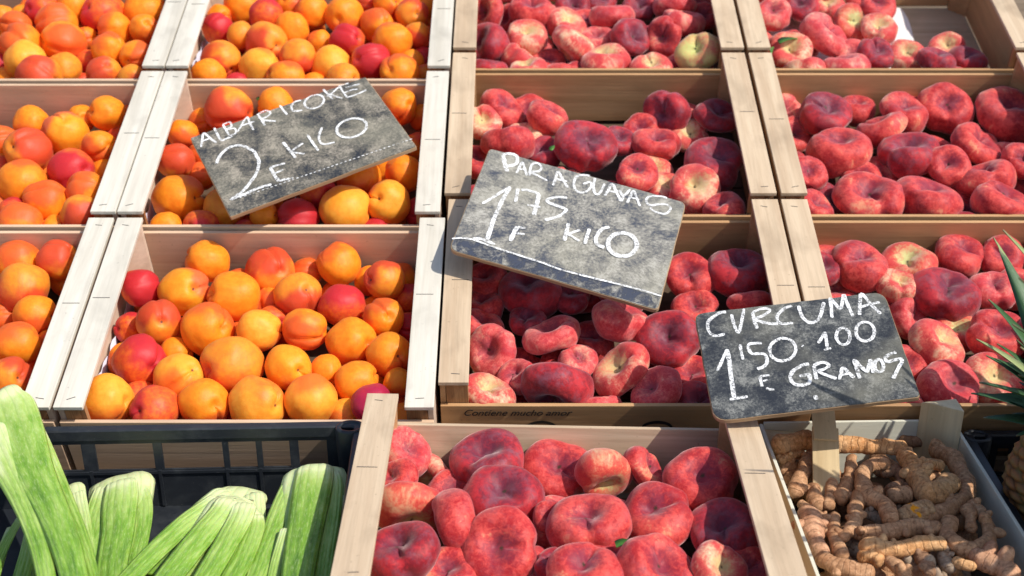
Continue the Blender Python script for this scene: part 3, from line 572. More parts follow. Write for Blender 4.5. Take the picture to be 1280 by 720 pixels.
["D2",0.6362,1.0922,0.2813,0.0309,-0.22,0.02,0.98,"R",-1,0]],"boards":[{"o":[-0.2605,1.1822,0.4367],"ex":[0.876,0.4388,0.2003],"ey":[-0.481,0.8249,0.297],"n":[-0.0349,-0.3565,0.9336],"corners":[[-0.1126,0.0832],[0.1237,0.082],[0.1201,-0.0769],[-0.1197,-0.0781]],"st":[[2.6,[-0.107,0.059],[-0.1008,0.0725],[-0.0952,0.0825],[-0.0918,0.0688],[-0.0878,0.0568]],[2.2,[-0.1026,0.0691],[-0.0903,0.0691]],[2.6,[-0.0806,0.0854],[-0.0815,0.0714],[-0.0812,0.0579],[-0.0739,0.0579],[-0.0663,0.0587]],[2.6,[-0.0692,0.0857],[-0.0694,0.0731],[-0.0695,0.0621]],[2.3,[-0.0692,0.0857],[-0.0604,0.0862],[-0.0611,0.0772],[-0.0679,0.0744],[-0.0593,0.0711],[-0.0613,0.0619],[-0.0698,0.0613]],[2.4,[-0.0582,0.0627],[-0.0478,0.0745],[-0.0379,0.0838],[-0.0392,0.0693],[-0.04,0.056]],[2.2,[-0.052,0.0717],[-0.0332,0.0712]],[2.6,[-0.0245,0.0825],[-0.0242,0.0694],[-0.0248,0.057]],[2.5,[-0.026,0.0815],[-0.0176,0.0838],[-0.0115,0.0829],[-0.0101,0.0756],[-0.017,0.0715],[-0.0237,0.0709],[-0.0179,0.0637],[-0.0096,0.0578]],[2,[-0.0245,0.0769],[-0.0225,0.0629]],[2.6,[0.0063,0.0843],[0.0066,0.0729],[0.0072,0.0623]],[2.5,[0.0338,0.0798],[0.0256,0.081],[0.0183,0.0751],[0.0168,0.0648],[0.027,0.0605]],[2.4,[0.0466,0.0809],[0.0407,0.0784],[0.0361,0.0739],[0.0337,0.0681],[0.034,0.0625],[0.0369,0.058],[0.0419,0.0558],[0.0478,0.0561],[0.0535,0.059],[0.0578,0.0639],[0.0597,0.0698],[0.0588,0.0753],[0.0553,0.0794],[0.0499,0.0811],[0.0439,0.0801]],[2.6,[0.0661,0.0859],[0.0675,0.0736],[0.0689,0.0603]],[2.4,[0.0857,0.0798],[0.0756,0.0744],[0.0647,0.0696]],[2.2,[0.069,0.0746],[0.0743,0.0637],[0.08,0.0565]],[2.4,[0.087,0.0829],[0.0861,0.068],[0.0857,0.053]],[2.2,[0.0863,0.0813],[0.093,0.0812],[0.0993,0.0802]],[2.2,[0.092,0.074],[0.1016,0.073],[0.1109,0.0712]],[2,[0.0856,0.0644],[0.0971,0.0651],[0.1039,0.0629]],[2.2,[0.0864,0.0545],[0.0986,0.0536],[0.1128,0.0555]],[3.6,[-0.1017,0.018],[-0.0967,0.0262],[-0.0916,0.0318],[-0.0848,0.0364],[-0.0779,0.0392],[-0.0724,0.0393],[-0.0664,0.037],[-0.0608,0.0315],[-0.0574,0.0245],[-0.0542,0.0161],[-0.0546,0.0069],[-0.0549,-0.0007],[-0.058,-0.0091],[-0.0627,-0.0181],[-0.0683,-0.0253],[-0.0756,-0.0321],[-0.0845,-0.0396],[-0.0925,-0.0449],[-0.0994,-0.0479],[-0.1083,-0.051],[-0.0996,-0.0504],[-0.0912,-0.0506],[-0.0822,-0.0494],[-0.072,-0.049],[-0.0581,-0.0508]],[3.6,[-0.0482,-0.0218],[-0.0489,-0.0365],[-0.0484,-0.0501]],[2.8,[-0.0482,-0.0218],[-0.0391,-0.0222],[-0.0299,-0.0239]],[2.6,[-0.047,-0.0343],[-0.0356,-0.0339]],[3,[-0.0484,-0.0501],[-0.0395,-0.0513],[-0.0313,-0.0537]],[3.2,[-0.0174,0.0142],[-0.0161,-0.0034],[-0.0152,-0.0212]],[3,[0.0031,-0.0001],[-0.0068,-0.0038],[-0.0181,-0.0084]],[2.8,[-0.0166,-0.0074],[-0.0099,-0.014],[-0.003,-0.02]],[3,[0.0138,0.012],[0.0135,-0.0055],[0.0136,-0.023]],[2.8,[0.0349,0.0154],[0.0283,0.0068],[0.0238,-0.0012],[0.022,-0.0106],[0.0258,-0.0165],[0.0371,-0.0188]],[3.2,[0.0673,0.013],[0.0586,0.011],[0.0515,0.0058],[0.0475,-0.0017],[0.0474,-0.0097],[0.0512,-0.0166],[0.0581,-0.021],[0.0666,-0.022],[0.0751,-0.0194],[0.0817,-0.0136],[0.085,-0.0059],[0.0843,0.0021],[0.0796,0.0087],[0.0721,0.0124],[0.0633,0.0125]],[1.2,[-0.0989,-0.054],[-0.096,-0.0541]],[1.2,[-0.0936,-0.0542],[-0.0907,-0.0544]],[1.2,[-0.0883,-0.0545],[-0.0853,-0.0546]],[1.2,[-0.0829,-0.0547],[-0.0799,-0.0548]],[1.2,[-0.0775,-0.0549],[-0.0746,-0.0551]],[1.2,[-0.0721,-0.0552],[-0.0692,-0.0553]],[1.2,[-0.0667,-0.0554],[-0.0638,-0.0556]],[1.2,[-0.0613,-0.0557],[-0.0584,-0.0558]],[1.2,[-0.0559,-0.0559],[-0.0529,-0.056]],[1.2,[-0.0505,-0.0561],[-0.0475,-0.0563]],[1.2,[-0.0451,-0.0564],[-0.0421,-0.0565]],[1.2,[-0.0396,-0.0566],[-0.0366,-0.0567]],[1.2,[-0.0342,-0.0569],[-0.0312,-0.057]],[1.2,[-0.0287,-0.0571],[-0.0257,-0.0572]],[1.2,[-0.0232,-0.0573],[-0.0202,-0.0575]],[1.2,[-0.0177,-0.0576],[-0.0147,-0.0577]],[1.2,[-0.0122,-0.0578],[-0.0092,-0.0579]],[1.2,[-0.0067,-0.0581],[-0.0037,-0.0582]],[1.2,[-0.0012,-0.0583],[0.0019,-0.0584]],[1.2,[0.0044,-0.0585],[0.0074,-0.0587]],[1.2,[0.0099,-0.0588],[0.013,-0.0589]],[1.2,[0.0155,-0.059],[0.0185,-0.0592]],[1.2,[0.021,-0.0593],[0.0241,-0.0594]],[1.2,[0.0266,-0.0595],[0.0297,-0.0597]],[1.2,[0.0322,-0.0598],[0.0353,-0.0599]],[1.2,[0.0378,-0.06],[0.0409,-0.0601]],[1.2,[0.0434,-0.0603],[0.0465,-0.0604]],[1.2,[0.049,-0.0605],[0.0521,-0.0606]],[1.2,[0.0547,-0.0607],[0.0578,-0.0609]],[1.2,[0.0603,-0.061],[0.0634,-0.0611]],[1.2,[0.066,-0.0612],[0.0691,-0.0614]],[1.2,[0.0717,-0.0615],[0.0748,-0.0616]],[1.2,[0.0773,-0.0617],[0.0805,-0.0619]],[1.2,[0.083,-0.062],[0.0862,-0.0621]],[1.2,[0.0887,-0.0622],[0.0919,-0.0624]],[1.2,[0.0945,-0.0625],[0.0976,-0.0626]],[1.2,[0.1002,-0.0627],[0.1033,-0.0629]],[1.2,[0.1059,-0.063],[0.1091,-0.0631]],[1.2,[0.1117,-0.0632],[0.1148,-0.0634]],[1.2,[0.1174,-0.0635],[0.1206,-0.0636]]],"wpx":0.000975},{"o":[0.0638,1.0334,0.3895],"ex":[0.9339,-0.3226,-0.154],"ey":[0.357,0.8629,0.3577],"n":[0.0175,-0.3891,0.921],"corners":[[-0.1343,0.0893],[0.1107,0.0882],[0.128,-0.0818],[-0.1148,-0.0829]],"st":[[5,[-0.1146,0.0836],[-0.1078,0.0713],[-0.1,0.059]],[4,[-0.1158,0.0839],[-0.1112,0.088],[-0.1053,0.0896],[-0.0991,0.0884],[-0.0961,0.0824],[-0.0946,0.0767],[-0.0984,0.0707],[-0.1054,0.0678]],[2.8,[-0.0889,0.0605],[-0.089,0.07],[-0.089,0.0804],[-0.0824,0.0712],[-0.0757,0.0612]],[2.5,[-0.0886,0.0682],[-0.0809,0.0699]],[3,[-0.0731,0.0623],[-0.0763,0.0736],[-0.0771,0.0823]],[2.8,[-0.0771,0.0823],[-0.0717,0.0859],[-0.065,0.0812],[-0.0652,0.0737],[-0.0733,0.0683],[-0.0644,0.0659],[-0.0509,0.0619]],[3,[-0.0416,0.0569],[-0.0432,0.0708],[-0.0443,0.0815],[-0.034,0.0701],[-0.0243,0.0596]],[2.6,[-0.0438,0.0684],[-0.0287,0.0693]],[2.8,[-0.0063,0.0879],[-0.014,0.087],[-0.0203,0.0822],[-0.0213,0.0738],[-0.0188,0.0654],[-0.0143,0.0593],[-0.0078,0.0576],[-0.0018,0.0629],[-0.0,0.0722],[-0.0031,0.0782],[-0.01,0.0725]],[3,[0.0,0.0868],[0.0021,0.0745],[0.0067,0.064],[0.012,0.0627],[0.0134,0.0704],[0.0134,0.082]],[3.4,[0.0197,0.063],[0.0207,0.0748],[0.0213,0.0851],[0.031,0.0732],[0.0398,0.0611]],[2.8,[0.019,0.0712],[0.0326,0.0744]],[3,[0.0327,0.0782],[0.04,0.0711],[0.0438,0.0841]],[3,[0.04,0.0726],[0.0407,0.0614]],[2.8,[0.0475,0.0614],[0.0477,0.0728],[0.0484,0.0831],[0.0554,0.0731],[0.0628,0.0619]],[2.4,[0.0473,0.0712],[0.0588,0.0716]],[2.8,[0.0882,0.0862],[0.0805,0.086],[0.0717,0.0832],[0.0666,0.0776],[0.0677,0.0709],[0.0735,0.0676],[0.0817,0.0723],[0.0903,0.0758],[0.0961,0.0725],[0.0962,0.0655],[0.0921,0.0601],[0.0827,0.0594],[0.0738,0.0635]],[3.4,[-0.1069,-0.0022],[-0.1,0.0104],[-0.0934,0.0238],[-0.087,0.0357]],[5,[-0.0874,0.0348],[-0.0874,0.0212],[-0.0874,0.0085],[-0.0864,-0.0065],[-0.0856,-0.0198],[-0.0828,-0.038],[-0.0806,-0.0533]],[3.8,[-0.0957,-0.0577],[-0.0886,-0.0551],[-0.0797,-0.0556],[-0.07,-0.057]],[4,[-0.0777,0.0366],[-0.0749,0.0248],[-0.0723,0.0145]],[3.6,[-0.073,0.0356],[-0.0678,0.0377],[-0.0626,0.0378],[-0.057,0.0378],[-0.0517,0.0363]],[5,[-0.0517,0.0363],[-0.0484,0.0199],[-0.0453,0.0022]],[2.8,[-0.0582,0.0146],[-0.0509,0.0161],[-0.0423,0.0168]],[3.8,[-0.0194,0.0429],[-0.0293,0.0404],[-0.0371,0.0347],[-0.0395,0.0306],[-0.0365,0.0276],[-0.0294,0.0269],[-0.0202,0.0257],[-0.0138,0.0241],[-0.0169,0.0137],[-0.023,0.0065],[-0.0311,-0.0006]],[5,[-0.0564,-0.022],[-0.0563,-0.0341],[-0.0556,-0.0459]],[3,[-0.0564,-0.022],[-0.0468,-0.0209]],[3,[-0.0546,-0.0321],[-0.0444,-0.03]],[4.5,[-0.0042,0.0045],[-0.0019,-0.0096],[0.0003,-0.0228]],[3.2,[0.0111,-0.0003],[0.0056,-0.0065],[0.0006,-0.0126]],[3,[0.0019,-0.0121],[0.0093,-0.0145],[0.016,-0.0172]],[4,[0.0206,0.0054],[0.0219,-0.0067],[0.0233,-0.019]],[4.5,[0.0408,0.0164],[0.0343,0.0104],[0.032,-0.0],[0.0328,-0.0091],[0.038,-0.015],[0.0454,-0.016]],[5,[0.0556,0.0122],[0.0499,0.0072],[0.0468,-0.0002],[0.0472,-0.0085],[0.0508,-0.0158],[0.0569,-0.0207],[0.0642,-0.0221],[0.0712,-0.0199],[0.0764,-0.0144],[0.0787,-0.0067],[0.0777,0.0015],[0.0735,0.0085],[0.067,0.0128],[0.0596,0.0135],[0.0528,0.0103]],[2.4,[-0.1177,-0.0668],[-0.1079,-0.0622],[-0.0964,-0.0596],[-0.0795,-0.0608],[-0.0628,-0.062],[-0.0357,-0.063],[-0.009,-0.0639],[0.0104,-0.0658],[0.0398,-0.0649],[0.0696,-0.0631],[0.0976,-0.0619],[0.1256,-0.0619]]],"wpx":0.000906},{"o":[0.2871,0.8116,0.3449],"ex":[0.9929,0.045,0.1102],"ey":[-0.081,0.9336,0.3489],"n":[-0.0872,-0.3554,0.9306],"corners":[[-0.096,0.073],[0.1007,0.0727],[0.0971,-0.0674],[-0.1017,-0.0677]],"st":[[4,[-0.0637,0.07],[-0.07,0.0699],[-0.0765,0.066],[-0.0823,0.0618],[-0.0855,0.0556],[-0.0859,0.0468],[-0.0836,0.0415],[-0.0791,0.0391],[-0.0707,0.0406]],[3.6,[-0.0587,0.0658],[-0.0591,0.058],[-0.0588,0.0513],[-0.0569,0.04],[-0.0507,0.0544],[-0.0448,0.0714]],[4,[-0.0373,0.0649],[-0.0378,0.0535],[-0.0372,0.0425]],[3.8,[-0.0373,0.0649],[-0.0281,0.0682],[-0.0211,0.0676],[-0.0198,0.064],[-0.0284,0.0586],[-0.0373,0.0556],[-0.0324,0.0515],[-0.0273,0.0488],[-0.0212,0.0463],[-0.0153,0.0454]],[3.8,[0.0041,0.0675],[-0.0029,0.0657],[-0.0088,0.0616],[-0.0139,0.0552],[-0.0142,0.0485],[-0.0102,0.0446],[-0.0001,0.0444]],[4,[0.0109,0.0664],[0.0104,0.0591],[0.011,0.0511],[0.0136,0.0446],[0.0178,0.0417],[0.0238,0.043],[0.0284,0.0483],[0.0331,0.0576],[0.037,0.0672]],[3.8,[0.0398,0.0449],[0.0427,0.0594],[0.0447,0.0716],[0.0477,0.0631],[0.0511,0.0558],[0.0557,0.0652],[0.0595,0.0737],[0.0598,0.0589],[0.061,0.043]],[4,[0.0678,0.0441],[0.0719,0.058],[0.0773,0.0724],[0.0825,0.0574],[0.0889,0.0421]],[3.6,[0.0706,0.0543],[0.0806,0.0566],[0.0923,0.0581]],[3.6,[-0.0871,-0.0066],[-0.0796,0.007],[-0.0725,0.0199]],[5,[-0.0726,0.0197],[-0.073,0.008],[-0.0742,-0.0044],[-0.0762,-0.0247],[-0.0775,-0.0428]],[3.6,[-0.0823,-0.0436],[-0.0737,-0.0433],[-0.0644,-0.0426]],[3.6,[-0.0585,0.0239],[-0.0592,0.0144],[-0.0595,0.004]],[3.8,[-0.0368,0.0219],[-0.0433,0.0231],[-0.0499,0.0225],[-0.0512,0.0163],[-0.0493,0.0101],[-0.043,0.0092],[-0.0377,0.0078],[-0.0361,0.0022],[-0.038,-0.0048],[-0.0428,-0.0088],[-0.0483,-0.0101]],[3.8,[-0.0193,0.0248],[-0.0252,0.0217],[-0.0296,0.0163],[-0.0316,0.0097],[-0.0307,0.0033],[-0.0273,-0.0015],[-0.022,-0.0037],[-0.0159,-0.003],[-0.0103,0.0006],[-0.0064,0.0063],[-0.0049,0.013],[-0.0063,0.0192],[-0.0103,0.0236],[-0.0159,0.0252],[-0.0221,0.0237]],[3.4,[0.0016,0.0128],[0.0025,0.0116]],[3.6,[0.0182,0.0133],[0.023,0.0196],[0.0278,0.0259],[0.0266,0.0147],[0.0251,0.0042]],[3,[0.0215,0.0038],[0.0291,0.0052]],[3.8,[0.0445,0.0291],[0.0413,0.0269],[0.0388,0.0228],[0.0375,0.0179],[0.0376,0.013],[0.0392,0.0093],[0.0418,0.0075],[0.045,0.008],[0.048,0.0106],[0.0503,0.0149],[0.0514,0.0199],[0.0509,0.0246],[0.0491,0.028],[0.0463,0.0294],[0.043,0.0284]],[3.8,[0.0665,0.0332],[0.0623,0.0302],[0.0593,0.0253],[0.0579,0.0195],[0.0585,0.0141],[0.061,0.0103],[0.0648,0.0087],[0.0691,0.0097],[0.0731,0.0132],[0.0758,0.0183],[0.0768,0.0241],[0.0758,0.0293],[0.0729,0.0328],[0.0689,0.0338],[0.0645,0.0321]],[3.4,[-0.0476,-0.0199],[-0.0481,-0.026],[-0.0485,-0.0331]],[2.8,[-0.0476,-0.0199],[-0.0381,-0.0199]],[2.6,[-0.0461,-0.0263],[-0.0409,-0.0256]],[3,[-0.0446,-0.0352],[-0.042,-0.0376],[-0.0375,-0.0382]],[4.2,[0.0029,-0.0119],[-0.0031,-0.0124],[-0.009,-0.015],[-0.0149,-0.0188],[-0.0186,-0.0244],[-0.0186,-0.0316],[-0.0149,-0.0359],[-0.0089,-0.0371],[-0.0026,-0.0351],[-0.0006,-0.0282],[-0.0005,-0.0247],[-0.0062,-0.0253],[-0.0102,-0.0257]],[4,[0.0066,-0.0149],[0.006,-0.0241],[0.0053,-0.0322]],[3.8,[0.0066,-0.0149],[0.0128,-0.0122],[0.0183,-0.0126],[0.0211,-0.0172],[0.0155,-0.0205],[0.0095,-0.0226],[0.0166,-0.0289],[0.0245,-0.0342]],[3.8,[0.0266,-0.036],[0.03,-0.0289],[0.0341,-0.0217],[0.0378,-0.0291],[0.0412,-0.0357]],[3.2,[0.029,-0.0308],[0.0385,-0.0292]],[4.2,[0.0462,-0.0375],[0.0467,-0.0253],[0.047,-0.0139],[0.0512,-0.0229],[0.0555,-0.0298],[0.0593,-0.0221],[0.0625,-0.0164],[0.0618,-0.0246],[0.0612,-0.0327]],[3.8,[0.0689,-0.0168],[0.0669,-0.0184],[0.0652,-0.0213],[0.0642,-0.0249],[0.0642,-0.0284],[0.0651,-0.0311],[0.0667,-0.0324],[0.0687,-0.0321],[0.0707,-0.0302],[0.0723,-0.0271],[0.073,-0.0235],[0.0729,-0.0201],[0.0718,-0.0176],[0.07,-0.0166],[0.068,-0.0173]],[4.2,[0.0896,-0.0102],[0.0826,-0.0122],[0.0774,-0.0156],[0.0778,-0.0209],[0.0852,-0.0199],[0.0917,-0.0194],[0.0912,-0.024],[0.0873,-0.0285],[0.0822,-0.036],[0.0773,-0.0423]],[5.5,[-0.0029,-0.0544],[0.0013,-0.0544]]],"wpx":0.000795}],"turm":[[0.0072,"d","short dark turmeric root against the back wall, behind the upper left end",[[0.286,0.8584,0.223],[0.3039,0.8698,0.223],[0.3188,0.8658,0.223]]],[0.0064,"d","dark knobbly turmeric root by the back wall near the corner post",[[0.4128,0.8453,0.223],[0.4345,0.8487,0.223],[0.4465,0.8367,0.223]]],[0.0056,"d","small dark turmeric knob between the stick and the back wall",[[0.3736,0.8552,0.225],[0.3856,0.8616,0.225]]],[0.0072,"n","short shadowed turmeric root left of the gap below the stick",[[0.2937,0.7468,0.229],[0.2945,0.7218,0.229]]],[0.0055,"o","short turmeric stub at the far left under the long top root",[[0.2734,0.7956,0.233],[0.2936,0.8093,0.233]]],[0.0077,"n","slanting turmeric root running down from the left end of the top root",[[0.2754,0.7388,0.233],[0.2918,0.7754,0.233],[0.306,0.8061,0.233]]],[0.0059,"n","turmeric root whose tip shows just below the wooden stick",[[0.3032,0.719,0.231],[0.3136,0.7481,0.231],[0.3213,0.774,0.231]]],[0.0069,"n","upright turmeric root just right of the wooden stick",[[0.3186,0.7284,0.233],[0.3326,0.758,0.233],[0.3443,0.7978,0.233]]],[0.0086,"o","longest orange-brown turmeric root lying across the top of the pile",[[0.271,0.8075,0.243],[0.2914,0.8155,0.243],[0.3115,0.8155,0.243],[0.3352,0.8089,0.243],[0.3648,0.8066,0.243],[0.3936,0.802,0.243]]],[0.0054,"d","small curled turmeric root inside the bend of the hooked one",[[0.3729,0.774,0.231],[0.3861,0.7776,0.231],[0.3842,0.7566,0.231],[0.3697,0.743,0.231]]],[0.0076,"n","round turmeric knob at the centre of the pile",[[0.3684,0.7288,0.235],[0.381,0.7313,0.235]]],[0.0082,"n","hooked turmeric root with a tight bend, upper centre of the pile",[[0.3701,0.7757,0.241],[0.3543,0.7712,0.241],[0.3421,0.7461,0.241],[0.342,0.7209,0.241],[0.3539,0.7047,0.241],[0.3532,0.6841,0.241]]],[0.0105,"o","thick branching turmeric root with finger-like stubs",[[0.3953,0.7891,0.241],[0.3969,0.759,0.241],[0.3984,0.7284,0.241],[0.4091,0.7259,0.241],[0.4259,0.741,0.241]]],[0.0062,"o","pale finger stub lying over the thick branching turmeric root",[[0.3975,0.7638,0.247],[0.4104,0.7665,0.247],[0.4217,0.7638,0.247]]],[0.0049,"n","short finger stub beside the branching turmeric root",[[0.4037,0.7555,0.237],[0.4195,0.7598,0.237]]],[0.0083,"n","long curved turmeric root sweeping down beside the right wall",[[0.4354,0.8131,0.235],[0.4466,0.7902,0.235],[0.4469,0.7593,0.235],[0.44,0.7297,0.235],[0.4229,0.7124,0.235],[0.4044,0.6992,0.235],[0.3888,0.6933,0.235]]],[0.0088,"c","cut turmeric root showing bright orange flesh, middle of pile",[[0.3691,0.6908,0.239],[0.3917,0.6987,0.239]]],[0.0058,"g","small greyish turmeric root below the hooked one",[[0.3411,0.7089,0.229],[0.3522,0.697,0.229]]],[0.0078,"n","U-shaped ringed turmeric root in the lower right of the crate",[[0.4403,0.7104,0.237],[0.4441,0.6827,0.237],[0.4366,0.656,0.237],[0.4204,0.6406,0.237],[0.4061,0.6449,0.237],[0.4007,0.6628,0.237],[0.4087,0.6819,0.237]]],[0.0063,"n","short turmeric stub held inside the U-shaped root",[[0.4322,0.7001,0.238],[0.4264,0.6728,0.238]]],[0.0077,"n","upper of two parallel turmeric roots across the middle",[[0.3202,0.6682,0.235],[0.3457,0.6701,0.235],[0.3752,0.6777,0.235],[0.3929,0.6739,0.235]]],[0.0074,"o","lower of two parallel turmeric roots, reddish at its right tip",[[0.3196,0.6403,0.241],[0.3451,0.6359,0.241],[0.3691,0.6425,0.241],[0.3876,0.6447,0.241]]],[0.0064,"o","stubby turmeric knob below the two parallel roots",[[0.3154,0.6304,0.237],[0.3273,0.6251,0.237]]],[0.0102,"p","smooth pinkish fat turmeric root against the left wall",[[0.2801,0.6961,0.233],[0.2784,0.6652,0.233],[0.279,0.6422,0.233]]],[0.0056,"n","thin turmeric root crossing above the fat pinkish one",[[0.2783,0.719,0.231],[0.292,0.6997,0.231],[0.2922,0.6756,0.231]]],[0.0057,"n","slender bent turmeric root left of the two parallel ones",[[0.3342,0.7259,0.237],[0.3248,0.7024,0.237],[0.3211,0.6827,0.237],[0.3038,0.659,0.237]]],[0.0065,"n","ringed turmeric root right of the fat pinkish one",[[0.3036,0.6953,0.233],[0.2965,0.6652,0.233],[0.2982,0.6386,0.233]]],[0.0077,"n","turmeric root lying along the bottom left of the picture",[[0.2782,0.6269,0.237],[0.2915,0.6127,0.237],[0.3134,0.6086,0.237]]],[0.0062,"n","turmeric stub at the bottom centre of the crate",[[0.3379,0.6233,0.237],[0.3462,0.6051,0.237]]],[0.0066,"d","dark turmeric root just below the two parallel roots on the right",[[0.3691,0.6376,0.231],[0.3719,0.6163,0.231]]],[0.0067,"g","greyish turmeric root left of the pale oval knob",[[0.3924,0.6449,0.231],[0.392,0.6233,0.231]]],[0.0057,"o","pale oval turmeric knob near the bottom of the picture",[[0.3981,0.6226,0.237],[0.4084,0.6169,0.237]]],[0.01,"p","fat pale turmeric root in the lower right corner",[[0.4188,0.6286,0.237],[0.4345,0.6162,0.237],[0.4394,0.6051,0.237]]]],"celery":[["pale celery bunch reaching up over the tray rim at far left",[[0.5,[[-0.511,0.8046,0.302,0.0176],[-0.5026,0.7918,0.2966,0.0239],[-0.479,0.7482,0.2911,0.024],[-0.4479,0.6939,0.2857,0.0186],[-0.413,0.638,0.2803,0.0143],[-0.3851,0.5868,0.2749,0.0124],[-0.3634,0.5398,0.2694,0.0113],[-0.3501,0.5062,0.264,0.0104]]],[0.55,[[-0.5089,0.7541,0.292,0.0155],[-0.4801,0.7088,0.2848,0.0136],[-0.4447,0.6542,0.2776,0.0102],[-0.413,0.5984,0.2704,0.0091],[-0.3908,0.5476,0.2632,0.008],[-0.3803,0.5158,0.256,0.0079]]],[0.4,[[-0.481,0.7755,0.288,0.0126],[-0.4476,0.7225,0.2804,0.0114],[-0.4098,0.661,0.2728,0.0088],[-0.3814,0.6112,0.2652,0.0078],[-0.3592,0.5653,0.2576,0.0068],[-0.3439,0.523,0.25,0.0066]]],[0.2,[[-0.4353,0.6892,0.28,0.0067],[-0.4089,0.6421,0.2687,0.0065],[-0.3858,0.5987,0.2573,0.0056],[-0.3635,0.5378,0.246,0.0054]]],[0.1,[[-0.4327,0.6938,0.268,0.0075],[-0.4066,0.6438,0.2587,0.0065],[-0.3833,0.5867,0.2493,0.0063],[-0.3679,0.5451,0.24,0.0061]]]]],
["short celery butt tucked behind the bunch at far left",[[0.6,[[-0.4358,0.7368,0.235,0.0156],[-0.417,0.6938,0.2317,0.0129],[-0.3928,0.6368,0.2283,0.0102],[-0.3721,0.5846,0.225,0.0091]]],[0.5,[[-0.4244,0.7285,0.237,0.0078],[-0.4065,0.6851,0.2333,0.0075],[-0.3856,0.6351,0.2297,0.0065],[-0.366,0.5833,0.226,0.0056]]]]],
["upright celery bunch with pale rounded butt between the slanting ones",[[0.8,[[-0.3898,0.7525,0.23,0.0333],[-0.381,0.7129,0.2273,0.0308],[-0.3681,0.6536,0.2247,0.0222],[-0.3525,0.5883,0.222,0.0197]]],[0.42,[[-0.3863,0.7434,0.238,0.0157],[-0.3823,0.7255,0.2372,0.0171],[-0.377,0.7001,0.2364,0.0168],[-0.3702,0.6694,0.2356,0.0156],[-0.3618,0.6225,0.2348,0.0144],[-0.348,0.5628,0.234,0.013]]],[0.55,[[-0.4038,0.744,0.232,0.011],[-0.4026,0.7258,0.2314,0.0117],[-0.4003,0.7015,0.2308,0.0115],[-0.3944,0.6706,0.2302,0.0105],[-0.3829,0.6235,0.2296,0.0094],[-0.3684,0.5689,0.229,0.0083]]],[0.5,[[-0.3715,0.744,0.232,0.011],[-0.3637,0.7258,0.2314,0.0117],[-0.3568,0.7015,0.2308,0.0115],[-0.3511,0.6706,0.2302,0.0105],[-0.3463,0.6352,0.2296,0.0102],[-0.3352,0.5742,0.229,0.009]]]]],
["celery bunch half hidden behind the slanting one in the middle",[[0.75,[[-0.2688,0.7361,0.228,0.0266],[-0.2735,0.7027,0.2253,0.0245],[-0.2823,0.6562,0.2227,0.0207],[-0.2893,0.613,0.22,0.0187]]],[0.5,[[-0.283,0.7245,0.236,0.0155],[-0.2973,0.6962,0.2337,0.016],[-0.3106,0.6543,0.2313,0.0133],[-0.3205,0.6128,0.229,0.0122]]],[0.65,[[-0.2535,0.7245,0.236,0.0116],[-0.2469,0.6941,0.2315,0.0106],[-0.2439,0.6505,0.227,0.0088]]]]],
["slanting celery bunch leaning left across the middle of the tray",[[0.6,[[-0.2635,0.6851,0.247,0.0285],[-0.2782,0.6463,0.2427,0.0234],[-0.293,0.6065,0.2383,0.0213],[-0.3019,0.5681,0.234,0.0193]]],[0.5,[[-0.2835,0.6963,0.25,0.0106],[-0.2918,0.6851,0.2488,0.0113],[-0.3063,0.6628,0.2476,0.0111],[-0.3252,0.62,0.2464,0.0107],[-0.3412,0.5734,0.2452,0.0097],[-0.349,0.5423,0.244,0.0087]]],[0.3,[[-0.2686,0.6851,0.256,0.0135],[-0.273,0.6694,0.2545,0.0133],[-0.2849,0.6347,0.253,0.013],[-0.2985,0.5884,0.2515,0.0125],[-0.3089,0.5463,0.25,0.0114]]],[0.45,[[-0.2527,0.68,0.256,0.0119],[-0.2538,0.6619,0.2545,0.0118],[-0.2601,0.6229,0.253,0.0114],[-0.2688,0.573,0.2515,0.011],[-0.2741,0.535,0.25,0.01]]],[0.25,[[-0.2411,0.6707,0.25,0.0089],[-0.2401,0.6561,0.248,0.0103],[-0.2427,0.6182,0.246,0.0107],[-0.2497,0.5738,0.244,0.0103],[-0.2528,0.5345,0.242,0.0094]]]]],
["upright celery bunch at the right end of the tray",[[0.6,[[-0.1954,0.7412,0.247,0.0328],[-0.1927,0.6922,0.242,0.0317],[-0.1926,0.6372,0.237,0.0247],[-0.1895,0.5759,0.232,0.0222]]],[0.3,[[-0.1954,0.7446,0.254,0.0188],[-0.1945,0.7262,0.2533,0.0193],[-0.1935,0.703,0.2527,0.019],[-0.192,0.6654,0.252,0.0177],[-0.1902,0.6181,0.2513,0.0157],[-0.1869,0.5633,0.2507,0.0143],[-0.1836,0.528,0.25,0.0133]]],[0.5,[[-0.2141,0.7455,0.246,0.0094],[-0.2177,0.7279,0.2448,0.0101],[-0.222,0.6822,0.2436,0.0105],[-0.2254,0.6276,0.2424,0.0101],[-0.2284,0.573,0.2412,0.009],[-0.2304,0.539,0.24,0.0087]]],[0.5,[[-0.1789,0.7423,0.25,0.0094],[-0.1753,0.725,0.2486,0.01],[-0.1718,0.6784,0.2472,0.0097],[-0.1698,0.6231,0.2458,0.0093],[-0.1677,0.569,0.2444,0.0082],[-0.1659,0.5354,0.243,0.008]]],[0.05,[[-0.1636,0.71,0.246,0.0061],[-0.1601,0.6653,0.2413,0.0059],[-0.1576,0.6007,0.2367,0.0057],[-0.1553,0.5527,0.232,0.0055]]],[0.1,[[-0.2083,0.6509,0.25,0.0066],[-0.2111,0.6116,0.244,0.0064],[-0.211,0.5663,0.238,0.0062]]]]],
